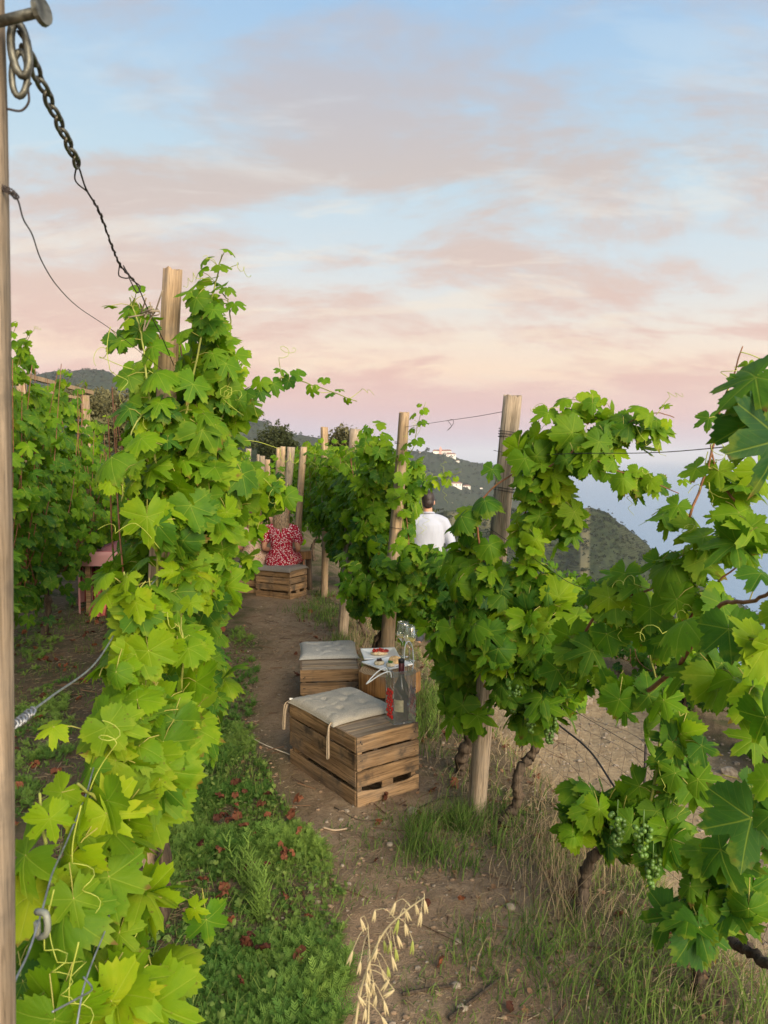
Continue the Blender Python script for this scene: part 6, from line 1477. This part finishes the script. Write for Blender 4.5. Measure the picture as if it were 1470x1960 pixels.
FP = [(380, 1330), (440, 1350), (470, 1430), (520, 1530), (590, 1590), (640, 1720), (680, 1850), (640, 2100), (-100, 2100), (-100, 1760), (330, 1760), (310, 1560)]
fp = scatter(26000, (-1.5, .1), (1.9, 4.6), FP)
fp2 = scatter(7000, (-3.6, -1.2), (2.4, 8), [(-50, 1390), (130, 1300), (140, 1420), (60, 1560), (-50, 1600)]); fp3 = scatter(3500, (-4, -1.5), (4, 9), [(15, 1130), (90, 1150), (130, 1230), (60, 1290), (0, 1290)]); fp4 = scatter(4000, (-1.6, -.4), (3.8, 9), [(380, 1230), (470, 1210), (500, 1320), (470, 1420), (380, 1420)])
fp = fp[(fbm(fp[:, 0] * 7 + 3, fp[:, 1] * 7, 3) > -.34)]
allp = np.concatenate([fp[:6200], fp2[:500], fp3[:300], fp4[:400]]); n = len(allp); print('sprigs', n)
tilt = frames(np.stack([rng.normal(0, .28, n), rng.normal(-.1, .28, n), np.ones(n)], 1), rng.normal(0, 1, (n, 3)))
tn = np.zeros((n, 3)); tn[:, 0] = np.clip(.45 + 1.2 * fbm(allp[:, 0] * 3, allp[:, 1] * 3, 2) + rng.normal(0, .18, n), 0, 1)
joined_leaves('feathery_ground_cover', SPR, allp, tilt, rng.uniform(.028, .066, n) * (1 + 1.3 * fbm(allp[:, 0] * 4.2, allp[:, 1] * 4.2, 2)), tn, M_FERN)
def blades(pos, h, w, lean=.5, curve=.5, tint=.5, tv=.2, mat=M_GRASS, name='grass'):
    n = len(pos)
    if not n: return
    a = rng.uniform(0, 2 * PI, n); d_ = np.stack([np.cos(a), np.sin(a), 0 * a], 1); s = np.stack([-np.sin(a + 1.2), np.cos(a + 1.2), 0 * a], 1); hh = h * rng.uniform(.45, 1.15, n)[:, None]; ww = w * rng.uniform(.7, 1.3, n)[:, None]; ln = (np.abs(rng.normal(0, lean, n)) + .05)[:, None]
    up = np.array([[0, 0, 1.0]]); V = []
    for f in (0, .35, .7, 1): 
        c = pos + up * hh * f * (1 - .35 * curve * f * ln) + d_ * hh * ln * f ** (1 + curve); k = 1 - f ** 1.5
        if f < 1: V += [c - s * ww * k / 2, c + s * ww * k / 2]
        else: V += [c]
    V = np.stack(V, 1); T = np.array([(0, 1, 3), (0, 3, 2), (2, 3, 5), (2, 5, 4), (4, 5, 6)]); TT_ = (T[None] + (np.arange(n) * 7)[:, None, None]).reshape(-1, 3)
    mk(name, V.reshape(-1, 3), TT_, np.repeat(np.clip(tint + rng.normal(0, tv, n), 0, 1), 7), mat)
def clump(pts, per, spread): p = np.repeat(pts, per, 0); p = p + np.concatenate([rng.normal(0, spread, (len(p), 2)), np.zeros((len(p), 1))], 1); p[:, 2] = H(p[:, 0], p[:, 1]); return p
U_ = lambda x, y: x - xr(y)
blades(np.repeat(fp[::9], 2, 0) + np.concatenate([rng.normal(0, .02, (len(fp[::9]) * 2, 2)), np.zeros((len(fp[::9]) * 2, 1))], 1), .09, .003, .5, .6, .65, .25)
q_ = fp[5:4000:3]; _n = len(q_); _t = np.zeros((_n, 3)); _t[:, 0] = np.clip(rng.normal(.5, .3, _n), 0, 1)
joined_leaves('clover_leaves', [LOW[1]], q_ + np.array([0, 0, 1]) * rng.uniform(.01, .05, (_n, 1)), rand_rot(_n, 2.0), rng.uniform(.012, .026, _n), _t, M_GRASS)
# tall green grass bottom right
blades(clump(scatter(260, (.5, 1.5), (1.55, 2.5), [(1130, 1850), (1300, 1700), (1500, 1700), (1500, 2200), (1050, 2200)]), 5, .05), .16, .0035, .8, .8, .62, .28)
blades(clump(scatter(110, (.3, 1.4), (2.2, 3.4), [(1050, 1640), (1250, 1650), (1350, 1800), (1150, 1900), (1030, 1800)]), 10, .05), .13, .0035, .8, .8, .7, .25)
# tufts between crate and post
blades(clump(scatter(90, (.0, .8), (2.6, 3.4), [(800, 1560), (940, 1540), (1000, 1600), (900, 1690), (780, 1660)]), 34, .035), .15, .0042, .8, .9, .3, .2)
blades(clump(scatter(800, (-.2, 1.6), (1.8, 3.4), None, lambda x, y: (U_(x, y) > -.75) & (U_(x, y) < .6) & (fbm(x * 3, y * 3, 2) > .02)), 7, .04), .055, .0035, 1.2, .9, .45, .3)
blades(clump(scatter(200, (.0, 1.2), (1.9, 2.9), [(880, 1780), (1100, 1730), (1250, 1780), (1200, 1980), (900, 1900)]), 20, .04), .11, .004, 1.0, .9, .3, .25)
blades(clump(scatter(400, (-1.2, .3), (5, 9), [(560, 1150), (640, 1140), (690, 1220), (650, 1240), (590, 1200)]), 14, .05), .13, .006, .7, .8, .35, .3)
blades(clump(scatter(260, (-.2, .7), (3.8, 6), [(790, 1330), (880, 1330), (900, 1420), (820, 1440)]), 12, .04), .18, .005, .6, .7, .5, .25)
blades(clump(scatter(500, (-2.2, .8), (2.6, 9), None, lambda x, y: (U_(x, y) > -.12) & (U_(x, y) < .7)), 16, .05), .11, .0045, .8, .8, .45, .3)
blades(clump(scatter(500, (-3.5, -.7), (2.2, 9), None, lambda x, y: (x < xl(y) - .1) & (x > xl(y) - 1.9)), 12, .06), .07, .005, 1.1, .9, .3, .3)
blades(clump(scatter(30, (.6, 1.5), (1.5, 2.2), [(1180, 1850), (1350, 1780), (1500, 1800), (1500, 2200), (1150, 2200)]), 14, .03), .30, .004, .35, .5, .5, .2)
blades(clump(scatter(280, (.2, 1.7), (1.6, 3.6), None, lambda x, y: (U_(x, y) > -.5) & (U_(x, y) < 1.0)), 6, .05), .10, .003, 1.0, .8, .45, .3, M_STRAW, 'dry_grass')
# dry straw and stalks under the right row
blades(clump(scatter(600, (-.6, 1.6), (2.2, 7), None, lambda x, y: (U_(x, y) > -.1) & (U_(x, y) < 1.3)), 9, .06), .12, .003, .9, .6, .5, .3, M_STRAW, 'dry_grass')
blades(clump(scatter(70, (.3, 1.1), (2.4, 3.2), [(1000, 1540), (1180, 1560), (1180, 1780), (1020, 1760)]), 9, .05), .26, .0025, .35, .3, .45, .2, M_STRAW, 'dry_stalks')
blades(clump(scatter(500, (-.9, .4), (4.5, 8.5), [(690, 1170), (760, 1190), (700, 1240), (640, 1230)]), 8, .05), .17, .004, .5, .6, .5, .2, M_STRAW, 'dry_grass')
blades(clump(scatter(700, (.7, 3.5), (2, 9), None, lambda x, y: (U_(x, y) > .9) & (U_(x, y) < 1.5)), 8, .07), .16, .0035, .7, .6, .5, .3, M_STRAW, 'dry_grass')
# feathery seedy weeds (tall upright sprigs)
up_p = np.concatenate([clump(np.array([gp(495, 1740)[:], gp(480, 1700)[:], gp(510, 1760)[:]]), 5, .03), clump(np.array([gp(815, 1420)[:], gp(830, 1370)[:], gp(805, 1390)[:]]), 4, .04)])
def upright(pos):
    for p in pos:
        pass
    P_, T_, k = [], [], 0
    for p in pos:
        h = rng.uniform(.12, .22); ax = np.array([rng.normal(0, .12), rng.normal(0, .12), 1.0])
        for j in range(26):
            f = j / 26; c = p + ax * h * f; a = j * 2.4; L = .05 * (1 - .5 * f); d_ = np.array([math.cos(a), math.sin(a), .9]); s = np.array([-math.sin(a), math.cos(a), 0]) * .0028
            P_ += [c - s, c + s, c + d_ * L * .6 + s * .8, c + d_ * L, c + d_ * L * .6 - s * .8]; T_ += [(k, k + 1, k + 2), (k, k + 2, k + 4), (k + 2, k + 3, k + 4)]; k += 5
    mk('upright_weeds', np.array(P_), np.array(T_), .8, M_FERN)
upright(up_p)
# litter: dry straw bits, twigs, leaves
def litter_bits(pos, L, w, name, mat, tint=.5):
    n = len(pos); a = rng.uniform(0, 2 * PI, n); d_ = np.stack([np.cos(a), np.sin(a), rng.normal(0, .15, n)], 1); s = np.stack([-np.sin(a), np.cos(a), 0 * a], 1); l = (L * rng.uniform(.3, 1.3, n))[:, None] / 2; ww = (w * rng.uniform(.5, 1.4, n))[:, None] / 2; up = np.array([[0, 0, 1]])
    c = pos + up * .004; V = np.stack([c - d_ * l - s * ww, c - d_ * l + s * ww, c + d_ * l + s * ww, c + d_ * l - s * ww, c + up * ww * 1.2 - d_ * l, c + up * ww * 1.2 + d_ * l], 1); T = np.array([(0, 4, 5), (0, 5, 3), (1, 2, 5), (1, 5, 4)])
    mk(name, V.reshape(-1, 3), (T[None] + (np.arange(n) * 6)[:, None, None]).reshape(-1, 3), np.repeat(np.clip(tint + rng.normal(0, .3, n), 0, 1), 6), mat)
allr = scatter(16000, (-1.4, 1.8), (1.7, 9), None, lambda x, y: U_(x, y) < 1.2)
litter_bits(allr, .035, .0025, 'straw_litter', M_STRAW, .3); litter_bits(scatter(14000, (-4.2, -.7), (2.2, 12), None, lambda x, y: x < xl(y) + .1), .06, .004, 'straw_litter', M_STRAW, .15)
litter_bits(scatter(700, (-3.6, 1.6), (1.8, 8)), .16, .006, 'twigs', M_LITTER, .3)
_t = leaf_tpl(9, 77, .05, 1.0); _v = _t[0].copy(); _r = np.hypot(_v[:, 0], _v[:, 1]); _v[:, 2] += .9 * _r ** 2 + .16 * np.sin(_v[:, 0] * 17) + .12 * np.cos(_v[:, 1] * 13); CRUMP = (_v, _t[1], _t[2])
DL = (np.array([(0, -.5, 0), (.28, -.2, .14), (.38, .15, .02), (.15, .25, .12), (0, .55, .05), (-.18, .22, .14), (-.42, .1, 0), (-.26, -.22, .13), (0, 0, -.05)]), np.array([(8, i, (i + 1) % 8) for i in range(8)]), np.zeros((9, 3)))
dlp = np.concatenate([scatter(900, (-1.4, -.1), (2, 4.4), [(410, 1500), (560, 1530), (600, 1750), (620, 1930), (400, 1950), (360, 1650)])[:42], scatter(1200, (-3.5, -1), (3, 9), None, lambda x, y: x < xl(y) + .2)[:300], scatter(700, (-.9, 1.2), (2, 9), None, lambda x, y: (U_(x, y) > -.6) & (U_(x, y) < 1.1))[:130]])
n = len(dlp); tn = np.zeros((n, 3)); tn[:, 0] = rng.random(n); M_DRYLEAF = leafcard_mat('russet_dead_leaves', (.06, .02, .012), (.24, .085, .04), .2)
joined_leaves('fallen_leaves', [CRUMP], dlp + np.array([0, 0, 1]) * np.where((dlp[:, 0:1] > -1.2) & (dlp[:, 1:2] < 4.5) & (U_(dlp[:, 0:1], dlp[:, 1:2]) < -.7), .055, .018), rand_rot(n, 1.8), rng.uniform(.022, .052, n), tn, M_DRYLEAF)
litl = np.concatenate([scatter(9000, (-1.4, 1.8), (1.7, 9), None, lambda x, y: (U_(x, y) < 1.2) & ((U_(x, y) > -.35) | (U_(x, y) < -.9)))[:3500]]); n = len(litl); tn = np.zeros((n, 3)); tn[:, 0] = rng.random(n)
joined_leaves('leaf_litter', [DL], litl + np.array([0, 0, .006]), rand_rot(n, 2.2), rng.uniform(.012, .03, n), tn, M_LITTER)
def stone_mat():
    m, t, b, out = new_mat('stone', .9, .2); tcn = t.node('ShaderNodeTexCoord'); oi = t.node('ShaderNodeObjectInfo'); n = t.noise(tcn.outputs['Object'], 30, 5); g = t.node('ShaderNodeNewGeometry')
    c = t.mix(t.maprange(n, .3, .7), (.17, .13, .09, 1), (.36, .30, .23, 1)); t.l.new(c, b.inputs['Base Color']); bump(t, b, n, .5, .004); return m
M_STONE = stone_mat()
def stone(c, s, seed, flat=.6):
    r = np.random.default_rng(seed); mb = MB(); mb.ball(c, (s, s * r.uniform(.6, .9), s * flat), 8, 6, .16, seed); return mb
SP = [(746, 1621, .016, 'pale angular stone alone on the bare path below the crate'), (664, 1556, .014, 'roundish stone at the left of the front crate corner'), (702, 1570, .009, 'small stone just below the front crate corner'), (668, 1698, .012, 'round stone on the path beside the green weeds'), (655, 1660, .010, 'little stone at the weed edge'), (875, 1805, .016, 'reddish block stone on the path at lower middle'), (977, 1742, .022, 'large rounded pale stone at the foot of the dry bush'), (790, 1558, .030, 'flat brown slab of stone right of the crate'), (872, 1895, .018, 'grey stone near the bottom edge in the middle'), (885, 1940, .018, 'rounded stone at the very bottom edge'), (625, 1575, .010, 'small brown stone left on the path'), (848, 1425, .012, 'small stone beside the foot weeds right of the crate'), (830, 1700, .008, 'tiny stone in the middle of the path'), (905, 1860, .012, 'pale stick like stone piece near bottom middle')]
for i, (px, py, s, lab) in enumerate(SP):
    p = gp(px, py); mb = stone((0, 0, s * .25), s, 300 + i, .62); o = mb.build('stone', M_STONE, None, i % 2 == 0, p); tag(o, lab, 'stone', 'loose stones on the earth path')
mb = MB(); q = scatter(3200, (-1.4, 1.6), (1.7, 9), None, lambda x, y: (U_(x, y) > -1.0) & (U_(x, y) < 1.2))[:2200]
q2 = scatter(3000, (.8, 4), (3, 9), None, lambda x, y: (U_(x, y) > 1.3) & (U_(x, y) < 3.1))[:1500]
for i, p in enumerate(np.concatenate([q, q2])): s = rng.uniform(.0025, .007) * (1 + 1.2 * (rng.random() > .93)) * (1 if i < len(q) else 2.2); mb.ball((p[0], p[1], p[2] + s * .2), (s, s * .8, s * .6), 5, 3, .15, i)
mb.build('gravel', M_STONE, None, False, kind='stuff')
mb = MB(); q = scatter(5000, (-1.2, 1.2), (1.8, 8), None, lambda x, y: (U_(x, y) > -1.0) & (U_(x, y) < .3))[:900]
for i, p in enumerate(q): s = rng.uniform(.004, .014); mb.ball((p[0], p[1], p[2] + s * .1), (s, s * .8, s * .45), 6, 4, .22, i)
mb.build('dirt_clods', plain('dirt_clod', (.24, .165, .105), .95, .1, 60, .3), None, True, kind='stuff')
for i, (px, py, s) in enumerate([(1120, 1345, .09), (1108, 1352, .05), (1190, 1395, .05), (1285, 1458, .06), (1240, 1420, .035), (1060, 1415, .04), (1395, 1485, .07)]):
    p = gp(px, py); o = stone((0, 0, s * .3), s, 500 + i, .75).build('stone', M_STONE, None, False, p); tag(o, ['big upright stone at the upper end of the sandy path', 'stone leaning at the upper end of the sandy path', 'pale stone on the far edge of the sandy path', 'stone standing among leaves over the sandy path', 'small stone in the middle of the sandy path', 'stone on the bank by the hose', 'large pale stone at the right side of the sandy path'][i], 'stone', 'stones along the sandy lower path')
for i, (pts, r_, lab) in enumerate([([(618, 1588), (640, 1592), (664, 1590)], .005, 'pale peeled stick on the path below the crate'), ([(640, 1548), (690, 1575), (745, 1570)], .003, 'thin dark twig under the front crate corner'), ([(803, 1548), (850, 1530), (880, 1528)], .004, 'brown twig right of the crate'), ([(770, 1910), (830, 1905), (880, 1890)], .006, 'brown branch piece at lower middle'), ([(860, 1960), (900, 1930), (960, 1880)], .007, 'long branch at the bottom edge'), ([(430, 1565), (500, 1590), (545, 1600)], .006, 'dark fallen twig across the green weeds')]):
    q = [gp(*a) + Vector((0, 0, r_ + .002)) for a in pts]; q = [v_ - q[0] * 0 for v_ in spline(q, 12)]; b0 = q[0].copy(); mb = MB(); mb.tube([v_ - b0 for v_ in q], [r_ * (1 - .4 * k / 12) for k in range(12)], 7); o = mb.build('twig', [plain('peeled_stick', (.45, .33, .22), .8), M_BARK][i != 0], None, True, b0); tag(o, lab, 'twig', 'twigs lying on the ground')

# ------------------------------------------------------------------ wild oats in the foreground
def oats():
    b0 = Vector((-.06, 1.02, hz(-.06, 1.02))); ro = empty('wild_oat', b0, 'pale wild oat stalks with hanging seed husks at the bottom edge', 'wild oat'); M_O = plain('oat_straw', (.62, .52, .30), .6, .3, transl=.35); M_OG = plain('oat_green', (.36, .40, .10), .6, .3, transl=.35)
    stems = [[b0, P(665, 2200, 1.0), P(682, 1950, 1.0), P(705, 1850, 1.0), P(735, 1785, 1.0), P(775, 1745, 1.0), P(812, 1718, 1.0)], [b0 + Vector((.02, .01, 0)), P(700, 2200, 1.02), P(705, 1950, 1.03), P(708, 1850, 1.03), P(704, 1770, 1.04)]]
    for k, s in enumerate(stems):
        q = spline(s, 60); mb = MB(); mb.tube([v_ - b0 for v_ in q], [.0019 * (1.2 - .8 * i / 60) for i in range(60)], 6); mb.build('stalk', M_O, ro, True)
    sp_list = [(718, 1742, 4, 0), (690, 1758, -8, 0), (757, 1727, 8, 0), (812, 1722, -4, 0), (795, 1730, -6, 0), (806, 1745, 3, 0), (774, 1738, -10, 0), (763, 1760, 6, 1), (775, 1768, -4, 0), (760, 1790, -8, 0), (790, 1800, 2, 1), (748, 1800, 2, 1), (757, 1815, -3, 1), (735, 1800, -4, 1), (730, 1855, -10, 0), (722, 1815, 8, 0), (675, 1820, 8, 0), (690, 1840, 4, 0), (703, 1860, -2, 0), (750, 1830, -6, 0), (742, 1850, -3, 1), (700, 1880, -6, 0), (715, 1880, 2, 0), (685, 1905, -14, 0), (755, 1895, 25, 0), (720, 1905, 4, 0), (735, 1915, -5, 0), (700, 1930, 3, 0), (730, 1945, -12, 0), (705, 1955, 2, 0), (680, 1945, 3, 0), (745, 1875, 14, 0)]
    for (px, py, an, g) in sp_list:
        Y = 1.0 + rng.normal(0, .01); p = P(px, py, Y); a = math.radians(an * 2.2 + (180 if py > 1730 else 180)); L = rng.uniform(.017, .024)
        for w_ in (-1, 1):
            mb = MB(); th = a + w_ * .10; d_ = Vector((math.sin(th), 0, math.cos(th))); mb.tube([p - b0 + d_ * L * f for f in (0, .2, .5, .8, 1)], [.0005, .0015, .0018, .0010, .0002], 6); mb.build('seed_husk', M_OG if g else M_O, ro, True)
        mb = MB(); s0 = spline(stems[0] if px > 712 else stems[1], 60); t_ = min(s0[15:], key=lambda v_: (v_ - p - Vector((0, 0, .02))).length); mb.tube(spline([t_ - b0, (t_ + p) / 2 - b0 + Vector((0, 0, .008)), p - b0], 8), .0005, 4, False); mb.build('awn', M_O, ro, True)
oats()
